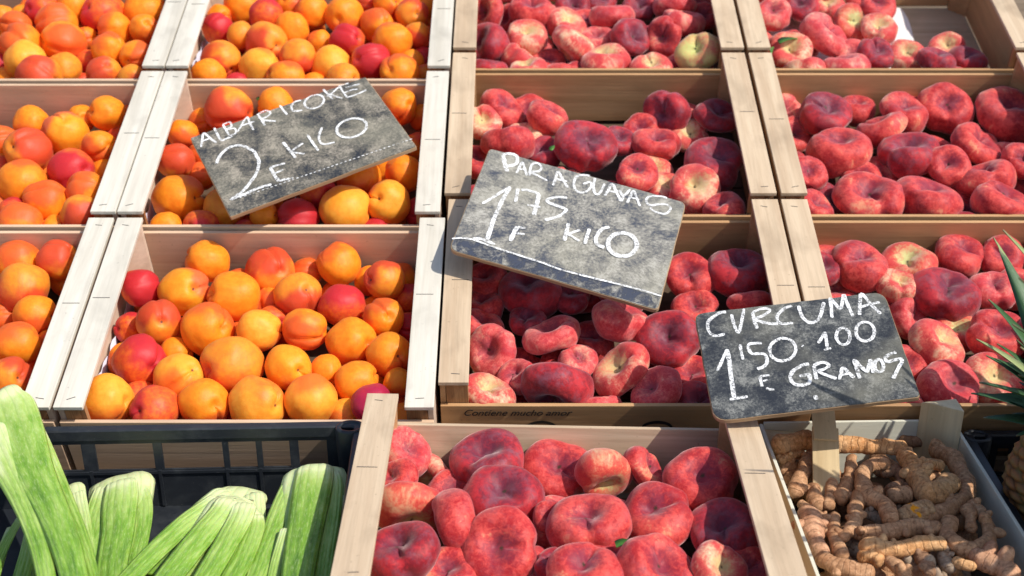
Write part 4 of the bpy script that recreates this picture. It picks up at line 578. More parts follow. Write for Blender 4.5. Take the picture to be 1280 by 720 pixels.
["dark green leafy celery stems in the lower left corner",[[0.0,[[-0.4723,0.712,0.228,0.0039],[-0.4733,0.6812,0.227,0.0045],[-0.4722,0.6458,0.226,0.0051],[-0.4692,0.6066,0.225,0.0057]]],[0.05,[[-0.4571,0.687,0.232,0.0045],[-0.4464,0.6456,0.2307,0.0073],[-0.4388,0.6011,0.2293,0.0078],[-0.4309,0.5596,0.228,0.0075]]],[0.0,[[-0.4785,0.6889,0.226,0.003],[-0.4742,0.6545,0.224,0.0052],[-0.4701,0.6218,0.222,0.0058]]],[0.0,[[-0.4453,0.6693,0.222,0.006],[-0.4294,0.6117,0.221,0.0065],[-0.4169,0.5693,0.22,0.0062]]]]]],"pin":[[-0.2756,1.2004,0.36],[-0.2549,1.1683,0.345]],"pleaves":[[[0.535,0.8,0.3284],[0.5057,0.93,0.4217],0.0106,1,0.3],[[0.5367,0.8,0.3193],[0.5015,0.9,0.4211],0.015,0,-0.4],[[0.5319,0.78,0.3218],[0.4835,0.86,0.3838],0.015,0,0.2],[[0.5311,0.77,0.3186],[0.4829,0.82,0.3546],0.0088,0,0],[[0.527,0.76,0.32],[0.4747,0.8,0.3492],0.01,0,0.1],[[0.52,0.75,0.317],[0.4801,0.78,0.3272],0.0137,1,0],[[0.5159,0.74,0.3186],[0.4639,0.77,0.3249],0.0175,0,-0.1],[[0.5143,0.73,0.3069],[0.4524,0.75,0.3116],0.015,0,0],[[0.5359,0.78,0.3127],[0.488,0.8,0.3447],0.0075,0,0.2]],"leaves":[[[0.3772,1.4933,0.4796],[0.9,0.5,0.35],0.034,0.008,"green leaf lying on pale peaches at the left of the top right crate"],[[0.3625,1.4906,0.4734],[-0.1,-0.9,0.2],0.028,0.006,"dark green leaf against the rail in the top right crate"],[[0.5406,1.4668,0.4441],[1,0.1,0.1],0.036,0.007,"dark green leaf in front of the loose peaches in the half-empty crate"],[[0.5695,1.5194,0.4621],[0.9,0.2,0.4],0.012,0.004,"tiny green leaf on the single pale peach on white paper"],[[0.6226,1.5802,0.4565],[1,-0.1,0.25],0.028,0.006,"green leaf behind the dark peach on the paper"],[[0.0469,1.2474,0.4059],[0.3,0.8,0.5],0.012,0.004,"small green leaf stub above the PARAGUAYAS sign"],[[-0.3468,1.3654,0.4358],[0.9,0.3,0.3],0.018,0.005,"green leaf between two apricots above the ALBARICOKE sign"],[[0.0897,0.612,0.262],[0.9,0.1,0.3],0.022,0.006,"green leaf between the peaches of the front crate"]]}

R=math.radians
C=sc.collection
rnd=random.Random(11)
# ------------------------------------------------------------------ helpers
def link(name,me,mat=None,parent=None,smooth=False):
    o=bpy.data.objects.new(name,me); C.objects.link(o)
    if mat is not None and me is not None:
        for m in (mat if isinstance(mat,(list,tuple)) else [mat]): me.materials.append(m)
    if parent is not None: o.parent=parent
    if smooth:
        for p in me.polygons: p.use_smooth=True
    return o
def mesh_of(bm,name,mat=None,parent=None,smooth=False,bevel=0):
    if bevel:
        bmesh.ops.bevel(bm,geom=[e for e in bm.edges],offset=bevel,segments=2,affect='EDGES',profile=.6)
    me=bpy.data.meshes.new(name); bm.normal_update(); bm.to_mesh(me); bm.free()
    return link(name,me,mat,parent,smooth)
def box(bm,x0,x1,y0,y1,z0,z1):
    v=[bm.verts.new((x,y,z)) for z in (z0,z1) for (x,y) in ((x0,y0),(x1,y0),(x1,y1),(x0,y1))]
    for f in ((3,2,1,0),(4,5,6,7),(0,1,5,4),(1,2,6,5),(2,3,7,6),(3,0,4,7)): bm.faces.new([v[i] for i in f])
def prism(bm,pts,z0,z1):
    a=[bm.verts.new((x,y,z0)) for x,y in pts]; b=[bm.verts.new((x,y,z1)) for x,y in pts]
    n=len(pts); bm.faces.new(a[::-1]); bm.faces.new(b)
    for i in range(n): bm.faces.new((a[i],a[(i+1)%n],b[(i+1)%n],b[i]))
def tag(o,label=None,cat=None,group=None,kind=None):
    if label: o['label']=label
    if cat: o['category']=cat
    if group: o['group']=group
    if kind: o['kind']=kind
    return o
def empty(name,label,cat,M=None,group=None):
    o=bpy.data.objects.new(name,None); C.objects.link(o); o.empty_display_size=.02
    if M is not None: o.matrix_world=M
    return tag(o,label,cat,group)
def spline(pts,per=8):
    P=[Vector(p) for p in pts]; out=[]
    if len(P)<3:
        return [P[0].lerp(P[-1],i/per) for i in range(per+1)]
    for i in range(len(P)-1):
        p0=P[max(i-1,0)];p1=P[i];p2=P[i+1];p3=P[min(i+2,len(P)-1)]
        for k in range(per):
            t=k/per; out.append(.5*((2*p1)+(p2-p0)*t+(2*p0-5*p1+4*p2-p3)*t*t+(3*p1-p0-3*p2+p3)*t**3))
    out.append(P[-1]); return out
# ------------------------------------------------------------------ materials
class NT:
    def __init__(s,name):
        s.m=bpy.data.materials.new(name); s.m.use_nodes=True; s.t=s.m.node_tree; s.t.nodes.clear()
        s.out=s.n('ShaderNodeOutputMaterial'); s.b=s.n('ShaderNodeBsdfPrincipled'); s.l(s.b.outputs[0],s.out.inputs[0])
    def n(s,t,**k):
        x=s.t.nodes.new(t)
        for a,b in k.items(): setattr(x,a,b)
        return x
    def l(s,a,b): s.t.links.new(a,b)
    def coord(s,which='Object',scale=(1,1,1),rand=True,off=(0,0,0)):
        tc=s.n('ShaderNodeTexCoord'); mp=s.n('ShaderNodeMapping'); mp.inputs['Scale'].default_value=scale
        s.l(tc.outputs[which],mp.inputs[0])
        if rand:
            oi=s.n('ShaderNodeObjectInfo'); cb=s.n('ShaderNodeVectorMath',operation='SCALE'); cb.inputs[0].default_value=(37,53,71)
            s.l(oi.outputs['Random'],cb.inputs['Scale']); s.l(cb.outputs[0],mp.inputs['Location'])
        else: mp.inputs['Location'].default_value=off
        return mp.outputs[0]
    def noise(s,v,scale,detail=4,rough=.55,dist=0):
        x=s.n('ShaderNodeTexNoise'); x.inputs['Scale'].default_value=scale; x.inputs['Detail'].default_value=detail
        x.inputs['Roughness'].default_value=rough; x.inputs['Distortion'].default_value=dist
        if v is not None: s.l(v,x.inputs['Vector'])
        return x.outputs['Fac']
    def ramp(s,f,stops,interp='LINEAR'):
        x=s.n('ShaderNodeValToRGB'); e=x.color_ramp.elements; x.color_ramp.interpolation=interp
        while len(e)<len(stops): e.new(.5)
        for i,(p,c) in enumerate(stops):
            e[i].position=p; e[i].color=(c if len(c)==4 else (*c,1)) if isinstance(c,(tuple,list)) else (c,c,c,1)
        s.l(f,x.inputs[0]); return x.outputs[0]
    def mix(s,f,a,b,bt='MIX'):
        x=s.n('ShaderNodeMix',data_type='RGBA',blend_type=bt)
        for v,i in ((f,0),(a,6),(b,7)):
            if isinstance(v,(int,float)): x.inputs[i].default_value=v
            elif isinstance(v,(tuple,list)): x.inputs[i].default_value=(*v,1) if len(v)==3 else v
            else: s.l(v,x.inputs[i])
        return x.outputs[2]
    def math(s,op,a,b=0,c=None,clamp=False):
        x=s.n('ShaderNodeMath',operation=op); x.use_clamp=clamp
        for i,v in enumerate((a,b,c)):
            if v is None: continue
            if isinstance(v,(int,float)): x.inputs[i].default_value=v
            else: s.l(v,x.inputs[i])
        return x.outputs[0]
    def bump(s,h,strength,dist=.001,prev=None):
        x=s.n('ShaderNodeBump'); x.inputs['Strength'].default_value=strength; x.inputs['Distance'].default_value=dist
        s.l(h,x.inputs['Height'])
        if prev is not None: s.l(prev,x.inputs['Normal'])
        return x.outputs[0]
    def set(s,**k):
        for a,v in k.items():
            i=s.b.inputs[a.replace('_',' ')]
            if isinstance(v,(int,float)): i.default_value=v
            elif isinstance(v,(tuple,list)): i.default_value=(*v,1) if len(v)==3 else v
            else: s.l(v,i)
    def done(s): return s.m
def wood(name,light,dark,axis='x',grain=.5,rough=.62,dapple_mottle=.35,freq=1.0):
    m=NT(name); st={'x':(1.6,34,34),'y':(34,1.6,34),'z':(34,34,1.6)}[axis]; st=tuple(v*freq for v in st)
    v=m.coord(scale=st); g=m.noise(v,1.6,6,.62,.6); g2=m.noise(v,7,3,.7)
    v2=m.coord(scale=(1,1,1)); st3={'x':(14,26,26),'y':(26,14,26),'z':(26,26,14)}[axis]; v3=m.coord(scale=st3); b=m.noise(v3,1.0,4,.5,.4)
    f=m.ramp(g,[(.36,0.0),(.66,1.0)]); c=m.mix(f,light,dark)
    c=m.mix(m.math('MULTIPLY',m.ramp(g2,[(.45,0.),(.75,1.)]),grain*.5),c,tuple(x*.62 for x in dark))
    c=m.mix(m.math('MULTIPLY',m.ramp(b,[(.50,0.),(.72,1.)]),dapple_mottle),c,tuple(x*.60 for x in dark))  # broad mottle in the wood colour, standing in for dappled shade on rails
    sp=m.noise(v2,240,2,.5); c=m.mix(m.math('MULTIPLY',m.ramp(sp,[(.70,0.),(.76,1.)]),.35),c,tuple(x*.45 for x in dark))
    m.set(Base_Color=c,Roughness=rough,Normal=m.bump(g2,.35,.0006,m.bump(g,.3,.001))); m.b.inputs['Specular IOR Level'].default_value=.3
    return m.done()
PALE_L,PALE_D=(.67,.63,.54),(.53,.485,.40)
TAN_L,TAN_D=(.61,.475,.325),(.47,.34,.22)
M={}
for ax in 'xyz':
    M['pale_'+ax]=wood('pale_poplar_'+ax,PALE_L,PALE_D,ax,.4,dapple_mottle=.42)
    M['tan_'+ax]=wood('tan_poplar_'+ax,TAN_L,TAN_D,ax,.6,dapple_mottle=.5)
M['blush_x']=wood('apricot_crate_board',(.68,.48,.32),(.56,.38,.25),'x',.3,dapple_mottle=.25)
M['blush_y']=wood('apricot_crate_side',(.66,.50,.38),(.55,.40,.29),'y',.3,dapple_mottle=.25)
M['brown_x']=wood('peach_crate_board',(.56,.33,.16),(.42,.235,.105),'x',.5,dapple_mottle=.35)
M['brown_y']=wood('peach_crate_side',(.50,.29,.14),(.38,.21,.095),'y',.5,dapple_mottle=.35)
M['post']=wood('pine_corner_post',(.50,.27,.12),(.22,.09,.035),'z',1.2,dapple_mottle=.3,freq=2.2)
M['base']=wood('crate_base_board_shaded',(.13,.085,.055),(.08,.05,.03),'x',.4); M['base_tan']=wood('crate_base_board_tan',(.60,.46,.31),(.48,.35,.22),'x',.5)  # dark base carries the shade of the gaps between fruit in its colour
M['cream_x']=wood('cream_veneer_x',(.72,.71,.60),(.63,.61,.49),'x',.25,dapple_mottle=.1)
M['cream_y']=wood('cream_veneer_y',(.72,.71,.60),(.63,.61,.49),'y',.25,dapple_mottle=.1)
M['postcream']=wood('cream_post',(.74,.64,.42),(.62,.51,.31),'z',.5,dapple_mottle=.2)
def simple(name,col,rough=.5,metal=0,spec=.5):
    m=NT(name); v=m.coord(); n=m.noise(v,60,3,.6)
    m.set(Base_Color=m.mix(m.math('MULTIPLY',n,.5),col,tuple(x*.7 for x in col)),Roughness=rough,Metallic=metal); m.b.inputs['Specular IOR Level'].default_value=spec
    return m.done()
M['staple']=simple('staple_wire',(.16,.15,.14),.4,.7)
M['ink']=simple('black_print',(.025,.018,.015),.6)
M['paper']=simple('white_paper',(.82,.80,.76),.8)
M['tissue']=simple('lilac_tissue',(.62,.62,.72),.8)
# apricot skins
def apricot_mat(name,base,base2,blush,lo,hi,spot=False):
    m=NT(name); v=m.coord(scale=(.8,.8,.8)); n=m.noise(v,1.0,3,.5,.3); v2=m.coord(scale=(1,1,1))
    fine=m.noise(v2,26,4,.7); mid=m.noise(v2,4.5,4,.6)
    tc=m.n('ShaderNodeTexCoord'); sx=m.n('ShaderNodeSeparateXYZ'); m.l(tc.outputs['Object'],sx.inputs[0])
    # one sun-ripened cheek: object x side
    side=m.math('MULTIPLY_ADD',sx.outputs[0],.42,m.math('MULTIPLY_ADD',fine,.10,n))
    f=m.ramp(side,[(lo,0.),(hi,1.)],'EASE')
    c0=m.mix(m.ramp(mid,[(.35,0.),(.68,1.)]),base,base2); c=m.mix(f,c0,blush)
    # freckles
    vo=m.n('ShaderNodeTexVoronoi'); vo.inputs['Scale'].default_value=9 if not spot else 3.0; m.l(v2,vo.inputs['Vector'])
    fr=m.ramp(vo.outputs['Distance'],[(.03 if not spot else .06,1.),(.07 if not spot else .13,0.)])
    gate=m.ramp(m.noise(v2,1.6,2),[(.52,0.),(.58,1.)])
    c=m.mix(m.math('MULTIPLY',m.math('MULTIPLY',fr,gate),.75),c,(.16,.05,.015))
    # stalk scar
    rr=m.math('SQRT',m.math('ADD',m.math('POWER',sx.outputs[0],2),m.math('POWER',sx.outputs[1],2)))
    rr=m.math('ADD',rr,m.math('MULTIPLY_ADD',fine,.05,-.025))
    top=m.math('GREATER_THAN',sx.outputs[2],0)
    oi=m.n('ShaderNodeObjectInfo'); sc_=m.math('MULTIPLY',m.math('MULTIPLY',m.ramp(rr,[(.035,1.),(.075,0.)]),top),m.math('GREATER_THAN',oi.outputs['Random'],.45))
    c=m.mix(m.math('MULTIPLY',sc_,.9),c,(.10,.035,.015))
    m.set(Base_Color=c,Roughness=m.math('MULTIPLY_ADD',fine,.15,.42),Normal=m.bump(fine,.05,.02,m.bump(mid,.06,.05)))
    m.b.inputs['Specular IOR Level'].default_value=.28; m.b.inputs['Sheen Weight'].default_value=.05; m.b.inputs['Sheen Roughness'].default_value=.45
    m.b.inputs['Sheen Tint'].default_value=(1,.75,.55,1)
    m.b.inputs['Subsurface Weight'].default_value=.22; m.b.inputs['Subsurface Radius'].default_value=(1,.3,.06); m.b.inputs['Subsurface Scale'].default_value=.12
    return m.done()
OR,OR2,YE=(.88,.205,.008),(.92,.27,.014),(.95,.36,.035)
RB,RD=(.60,.065,.02),(.46,.022,.022)
AP={'O':apricot_mat('apricot_orange',OR,OR2,(.74,.11,.018),.52,.80),
'Y':apricot_mat('apricot_yellow',YE,(.94,.29,.02),(.82,.16,.02),.60,.88),
'B':apricot_mat('apricot_blushed',(.82,.27,.02),(.80,.20,.02),RB,.42,.68),
'R':apricot_mat('apricot_red',(.78,.15,.02),(.62,.05,.02),(.50,.022,.028),.34,.60),
'M':apricot_mat('apricot_magenta',(.48,.03,.04),(.42,.02,.05),(.35,.012,.05),.2,.5),
'S':apricot_mat('apricot_spotted',(.90,.26,.01),(.88,.32,.02),(.70,.13,.04),.52,.80,True)}
def peach_mat(name,a,b,pale,pl,ph,dk,dkr,stem=None,bloom=.3):
    m=NT(name); v=m.coord(scale=(1,1,1)); n=m.noise(v,1.1,4,.55,.5); st=m.noise(v,7,5,.68,.6); fine=m.noise(v,30,4,.75)
    tc=m.n('ShaderNodeTexCoord'); sx=m.n('ShaderNodeSeparateXYZ'); m.l(tc.outputs['Object'],sx.inputs[0])
    vs=m.coord(scale=(3.2,3.2,.9)); streak=m.noise(vs,3.2,4,.6)
    c=m.mix(m.ramp(m.math('MULTIPLY_ADD',n,.55,m.math('MULTIPLY',st,.45)),[(.40,0.),(.60,1.)],'EASE'),a,b)
    c=m.mix(m.math('MULTIPLY',m.ramp(fine,[(.50,0.),(.72,1.)]),.20),c,(min(1,b[0]*1.35),b[1]*2.6+.03,b[2]*2.0+.02))
    f=m.ramp(m.math('MULTIPLY_ADD',m.math('MULTIPLY_ADD',fine,.16,streak),.45,n),[(pl,0.),(ph,1.)])
    c=m.mix(f,c,pale)
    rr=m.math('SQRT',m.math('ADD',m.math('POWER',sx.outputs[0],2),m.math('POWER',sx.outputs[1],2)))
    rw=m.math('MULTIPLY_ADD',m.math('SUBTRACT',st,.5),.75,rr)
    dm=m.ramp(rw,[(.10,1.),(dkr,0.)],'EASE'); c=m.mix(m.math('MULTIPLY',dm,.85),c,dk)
    # purple-grey bloom smudges
    bl=m.ramp(m.noise(v,2.3,6,.7),[(.49,0.),(.66,1.)]); c=m.mix(m.math('MULTIPLY',bl,bloom),c,(.23,.085,.115))
    top=m.math('GREATER_THAN',sx.outputs[2],0)
    if stem:
        sm=m.math('MULTIPLY',m.ramp(m.math('MULTIPLY_ADD',m.math('SUBTRACT',st,.5),1.1,m.math('MULTIPLY_ADD',sx.outputs[0],.25,rr)),[(.12,1.),(.55,0.)]),top); c=m.mix(m.math('MULTIPLY',sm,.92),c,stem)
    s2=m.math('MULTIPLY',m.ramp(m.math('MULTIPLY_ADD',m.math('SUBTRACT',fine,.5),.10,rr),[(.02,1.),(.075,0.)]),top); c=m.mix(m.math('MULTIPLY',s2,.9),c,(.035,.03,.012))
    m.set(Base_Color=c,Roughness=m.math('MULTIPLY_ADD',fine,.2,.40),Normal=m.bump(fine,.08,.02,m.bump(st,.10,.05)))
    m.b.inputs['Specular IOR Level'].default_value=.22; m.b.inputs['Sheen Weight'].default_value=.44; m.b.inputs['Sheen Roughness'].default_value=.42
    m.b.inputs['Sheen Tint'].default_value=(1,.78,.76,1)
    m.b.inputs['Subsurface Weight'].default_value=.08; m.b.inputs['Subsurface Radius'].default_value=(1,.25,.2); m.b.inputs['Subsurface Scale'].default_value=.1
    return m.done()
CR=(.80,.56,.34)
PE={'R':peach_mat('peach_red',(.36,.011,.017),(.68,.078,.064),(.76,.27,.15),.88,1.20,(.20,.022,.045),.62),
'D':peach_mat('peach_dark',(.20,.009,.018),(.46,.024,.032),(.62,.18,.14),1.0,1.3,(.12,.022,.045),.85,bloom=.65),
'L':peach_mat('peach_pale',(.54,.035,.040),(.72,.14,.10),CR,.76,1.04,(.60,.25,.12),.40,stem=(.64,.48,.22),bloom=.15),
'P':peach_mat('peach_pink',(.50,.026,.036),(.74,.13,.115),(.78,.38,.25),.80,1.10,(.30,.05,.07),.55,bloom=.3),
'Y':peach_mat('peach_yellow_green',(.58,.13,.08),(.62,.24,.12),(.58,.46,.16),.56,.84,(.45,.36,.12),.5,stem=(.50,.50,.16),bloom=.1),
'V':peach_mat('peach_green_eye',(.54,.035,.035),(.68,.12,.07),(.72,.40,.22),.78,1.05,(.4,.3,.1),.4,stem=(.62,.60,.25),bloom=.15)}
# ------------------------------------------------------------------ fruit meshes
def sphere_mesh(name,fn,nu=44,nv=28):
    vs=[];fs=[]
    vs.append(fn(0,0))
    for j in range(1,nv):
        for i in range(nu): vs.append(fn(math.pi*j/nv,2*math.pi*i/nu))
    vs.append(fn(math.pi,0))
    for i in range(nu): fs.append((0,1+i,1+(i+1)%nu))
    for j in range(nv-2):
        for i in range(nu):
            a=1+j*nu+i;b=1+j*nu+(i+1)%nu; fs.append((a,a+nu,b+nu,b))
    l=len(vs)-1;q=1+(nv-2)*nu
    for i in range(nu): fs.append((l,q+(i+1)%nu,q+i))
    me=bpy.data.meshes.new(name); me.from_pydata(vs,[],fs); me.update()
    for p in me.polygons: p.use_smooth=True
    return me
def adiff(a,b): return (a-b+math.pi)%(2*math.pi)-math.pi
def apricot_mesh(k):
    r=random.Random(100+k); gd=r.uniform(.06,.16); off=Vector((r.uniform(0,50),0,r.uniform(0,50))); ey=r.uniform(.88,.97); tip=r.uniform(0,.05)
    def fn(t,p):
        s=math.sin(t); d=Vector((s*math.cos(p),s*math.sin(p),math.cos(t)))
        rad=1+.10*noise.noise(d*1.2+off)+.03*noise.noise(d*2.6+off)
        g=gd*math.exp(-(adiff(p,0)/.13)**2)*(s**.6 if s>0 else 0)*(1.0+.6*math.cos(t))
        lob=.03*math.exp(-(adiff(p,.42)/.3)**2)*s
        rad+=-g+lob-.20*math.exp(-(t/.20)**2)+tip*math.exp(-((math.pi-t)/.25)**2)
        return (d.x*rad*.95,d.y*rad*ey,d.z*rad*(1.0 if k%2 else .96))
    return sphere_mesh('apricot',fn)
def peach_mesh(k):
    r=random.Random(300+k); off=Vector((r.uniform(0,50),r.uniform(0,9),r.uniform(0,50))); fl=[.60,.55,.66,.58,.52,.63,.57,.60][k]
    a1,p1=r.uniform(.10,.28),r.uniform(0,6.28); a2,p2=r.uniform(.03,.10),r.uniform(0,6.28); dd=r.uniform(.30,.44); gw=r.uniform(.20,.36); gd=r.uniform(.08,.22)
    def fn(t,p):
        s=math.sin(t); z=math.cos(t)
        # super-round rim
        rho=s**.78; zz=fl*(abs(z)**.92)*(1 if z>0 else -1)
        th=1+a1*math.cos(p-p1)+a2*math.cos(2*p-p2)
        d=Vector((rho*math.cos(p),rho*math.sin(p),zz))
        nn=.10*noise.noise(d*1.3+off)+.03*noise.noise(d*3.2+off)
        R_=rho*(1+nn+.05*math.cos(2*p-p2))
        groove=math.exp(-(adiff(p,.3)/gw)**2)
        R_*=1-gd*groove*s**2
        dep=(dd if z>0 else dd*.75)*math.exp(-(rho/.42)**2)
        dep+=gd*.9*groove*math.exp(-((rho-.45)/.35)**2)*(1 if z>0 else .5)
        zz=zz*th*(1+nn)-(1 if z>0 else -1)*dep*abs(z)**.5
        return (R_*math.cos(p),R_*math.sin(p),zz)
    return sphere_mesh('peach',fn,56,36)
AM=[apricot_mesh(k) for k in range(10)]; PM=[peach_mesh(k) for k in range(8)]
for m_ in AM+PM: m_.materials.append(AP['O'])
PLACE={'A0':'upper far-left crate','A1':'middle far-left crate','A2':'lower far-left crate','B0':'crate above the ALBARICOKE sign','B1':'crate under the ALBARICOKE sign','B2':'crate above the black tray',
'C0':'peach crate at top centre','C1':'crate just above the PARAGUAYAS sign','C2':'crate under the PARAGUAYAS sign','C3':'front crate left of the turmeric','D0':'half-empty top right crate','D1':'crate in the right middle','D2':'crate behind the turmeric'}
ORD=['first','second','third','fourth','fifth','sixth','seventh','eighth','ninth','tenth','eleventh','twelfth']
AC={'O':'orange','Y':'yellow-orange','B':'red-blushed orange','R':'red','M':'magenta-red','S':'brown-spotted orange'}
PC={'R':'red','D':'dark purplish','L':'pale cream-patched','P':'pink-red','Y':'yellow-green','V':'green-eyed red'}
for i,(cn,x,y,z,r,ax,ay,az,code,row,idx) in enumerate(D['fruits']):
    apr=cn[0] in 'AB'; rr=random.Random(1000+i)
    me=(AM if apr else PM)[rr.randrange(10 if apr else 8)]
    o=bpy.data.objects.new('apricot' if apr else 'flat_peach',me); C.objects.link(o)
    a=Vector((ax,ay,az)).normalized(); q=a.to_track_quat('Z','Y')
    o.rotation_mode='QUATERNION'; o.rotation_quaternion=q@Euler((0,0,rr.uniform(0,6.283))).to_quaternion()
    o.location=(x,y,z); o.scale=(r*1.03,)*3 if apr else (r*1.02,)*3
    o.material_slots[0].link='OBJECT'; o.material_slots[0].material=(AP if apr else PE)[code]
    kind='apricot' if apr else 'flat peach'
    if row>=0:
        lab='%s %s, %s from left, %s row down, %s'%((AC if apr else PC)[code],kind,ORD[idx],ORD[row],PLACE[cn])
    else: lab='%s mostly hidden beneath the others in the %s'%(kind,PLACE[cn])
    tag(o,lab,'apricot' if apr else 'peach','%ss filling the %s'%(kind,PLACE[cn]))
# ------------------------------------------------------------------ crates
CL={'A0':'pale wooden apricot crate at the upper far left','A1':'pale wooden apricot crate at the middle of the far left','A2':'pale wooden apricot crate at the far left behind the celery',
'B0':'pale wooden apricot crate above the ALBARICOKE sign','B1':'pale wooden apricot crate lying under the ALBARICOKE sign','B2':'pale wooden apricot crate directly behind the black celery tray',
'C0':'tan wooden peach crate at the top centre of the stall','C1':'tan wooden peach crate above the PARAGUAYAS sign','C2':'tan wooden peach crate with printed front board under the PARAGUAYAS sign',
'C3':'tan wooden peach crate in front, between black tray and turmeric','D0':'half-empty tan wooden crate with white paper floor at top right','D1':'tan wooden peach crate in the middle of the right column','D2':'tan wooden peach crate behind the turmeric and pineapple'}
TILT=R(18.9)
crates={}
def build_crate(cn):
    o,w,d,disp,kind=D['crates'][cn]; H=.118
    ang=(TILT-R(1.0)) if disp else 0.0
    Rm=Euler((ang,R(1.2) if cn=='C3' else 0,0)).to_matrix().to_4x4(); mt=Matrix.Translation(Vector(o))@Rm@Matrix.Translation((0,0,-H))
    root=empty('fruit_crate',CL[cn],'crate',mt,'wooden fruit crates on the stall'); crates[cn]=root
    ap=kind=='a'; px='pale_' if ap else 'tan_'; rw=.030 if ap else .0315; dr=.024 if ap else .037
    w2,d2=w/2,d/2-.001; g=.0012
    rc=random.Random(cn)
    for s in (-1,1):
        bm=bmesh.new(); x0,x1=sorted((s*(w2),s*(w2-rw))); box(bm,x0,x1,-d2,d2,H-.005,H)
        for v in bm.verts: v.co.z+=.0
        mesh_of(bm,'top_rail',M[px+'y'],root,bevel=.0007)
        bm=bmesh.new(); x0,x1=sorted((s*(w2-.001),s*(w2-.007))); box(bm,x0,x1,-d2+.006,d2-.006,.004,H-.0055)
        mesh_of(bm,'side_panel',M['blush_y' if ap else 'brown_y'],root,bevel=.0006)
        for e in (-1,1):
            bm=bmesh.new()
            xa=s*(w2-.0075); xb=s*(w2-rw+.001); ya=e*(d2-.0055); yb=e*(d2-.032)
            pts=[(xa,ya),(xb,ya),(xb,e*(d2-.012)),(xa,yb)]
            if s*e>0: pts=pts[::-1]
            prism(bm,pts,.004,H-.0055); bmesh.ops.recalc_face_normals(bm,faces=bm.faces)
            mesh_of(bm,'corner_post',M['post'] if e<0 else M['blush_y' if ap else 'brown_y'],root,bevel=.0005)
        # staples: one across the middle, one at either end
        for yy,wd,rot in ((rc.uniform(-.01,.02),.019,0),(-d2+.012,.009,rc.uniform(-.2,.5)),(d2-.014,.008,rc.uniform(-.3,.3))):
            bm=bmesh.new(); box(bm,-wd/2,wd/2,-.00035,.00035,0,.0006)
            st=mesh_of(bm,'staple',M['staple'],root); st.location=(s*(w2-rw*.5)+rc.uniform(-.003,.003),yy,H-.0002); st.rotation_euler=(0,0,rot)
    for e,nm in ((-1,'front_board'),(1,'back_board')):
        bm=bmesh.new(); y0,y1=sorted((e*d2,e*(d2-.0045))); 
        n=12; hb=H-dr+(.0035 if e>0 else 0)
        box(bm,-w2+.001,w2-.001,y0,y1,.006,hb)
        mesh_of(bm,nm,M['blush_x' if ap else ('brown_x' if cn!='C3' else 'tan_x')],root,bevel=.0008)
    bm=bmesh.new()
    nb=4; bwid=(2*d2-.012)/nb
    for k in range(nb): box(bm,-w2+.008,w2-.008,-d2+.006+k*bwid,-d2+.006+(k+1)*bwid-(.0006 if cn=='D0' else .004),0,.004)
    mesh_of(bm,'base_board',M['base_tan' if cn=='D0' else 'base'],root)
    return root
for cn in D['crates']: build_crate(cn)
# paper on the floor of the half-empty crate, tissue edge in the apricot crates
root=crates['D0']
bm=bmesh.new()
nx,ny=24,18
g_=[[bm.verts.new((-.185+(.288-.012*(j/ny)+.006*math.sin(j*.5))*i/nx,-.135+.27*j/ny,.0075+.004*noise.noise(Vector((i*.3,j*.3,0)))+.002*noise.noise(Vector((i*.9,j*.9,4))))) for i in range(nx+1)] for j in range(ny+1)]
for j in range(ny):
    for i in range(nx): bm.faces.new((g_[j][i],g_[j][i+1],g_[j+1][i+1],g_[j+1][i]))
mesh_of(bm,'paper_liner',M['paper'],root,smooth=True)
for cn in ('B2','B1','B0'):
    root=crates[cn]; o,w,d,_,_=D['crates'][cn]; bm=bmesh.new()
    n=30; prev=None
    for i in range(n+1):
        yy=-d/2+.035+(d-.07)*i/n; zt=.070+.010*noise.noise(Vector((i*.33,2,3)))-.03*(i/n)
        xx=-w/2+.0095+.0018*noise.noise(Vector((i*.5,7,0)))
        cur=[bm.verts.new((xx,yy,.006)),bm.verts.new((xx+.003,yy,zt)),bm.verts.new((xx+.0035,yy,zt)),bm.verts.new((xx+.0006,yy,.006))]
        if prev:
            for k in range(4): bm.faces.new((prev[k],cur[k],cur[(k+1)%4],prev[(k+1)%4]))
        prev=cur
    bmesh.ops.recalc_face_normals(bm,faces=bm.faces)
    mesh_of(bm,'paper_liner',M['tissue'],root,smooth=True)
# printed words on the front board of the PARAGUAYAS crate
def text_mesh(body,size,mat,parent,loc,rot,shear=.35,ext=.0002,name='printed_lettering',xs=1.0):
    cu=bpy.data.curves.new(name,'FONT'); cu.body=body; cu.size=size; cu.shear=shear; cu.extrude=ext; cu.offset=.0
    ob=bpy.data.objects.new(name,cu); C.objects.link(ob)
    dg=bpy.context.evaluated_depsgraph_get(); me=bpy.data.meshes.new_from_object(ob.evaluated_get(dg)); bpy.data.objects.remove(ob)
    o=link(name,me,mat,parent); o.location=loc; o.rotation_euler=rot; o.scale=(xs,1,1); return o
root=crates['C2']; o_,w_,d_,_,_=D['crates']['C2']; yf=-d_/2+.001-.0004
text_mesh('Contiene mucho amor',.0135,M['ink'],root,(-w_/2+.024,yf,.0662),(R(90),0,0),.4,xs=.92)
for k,cx in enumerate((-w_/2+.108,-w_/2+.232)):
    bm=bmesh.new(); n=28; prev=None
    for i in range(n+1):
        a=math.pi*i/n; th=.0026+.0022*math.sin(a)
        cur=[bm.verts.new((cx+.017*math.cos(a),yf-.0002,.046+.012*math.sin(a))),bm.verts.new((cx+(.017-th)*math.cos(a),yf-.0002,.046+(.012-th)*math.sin(a)))]
        if prev: bm.faces.new((prev[0],cur[0],cur[1],prev[1]))
        prev=cur
    mesh_of(bm,'printed_emblem',M['ink'],root)
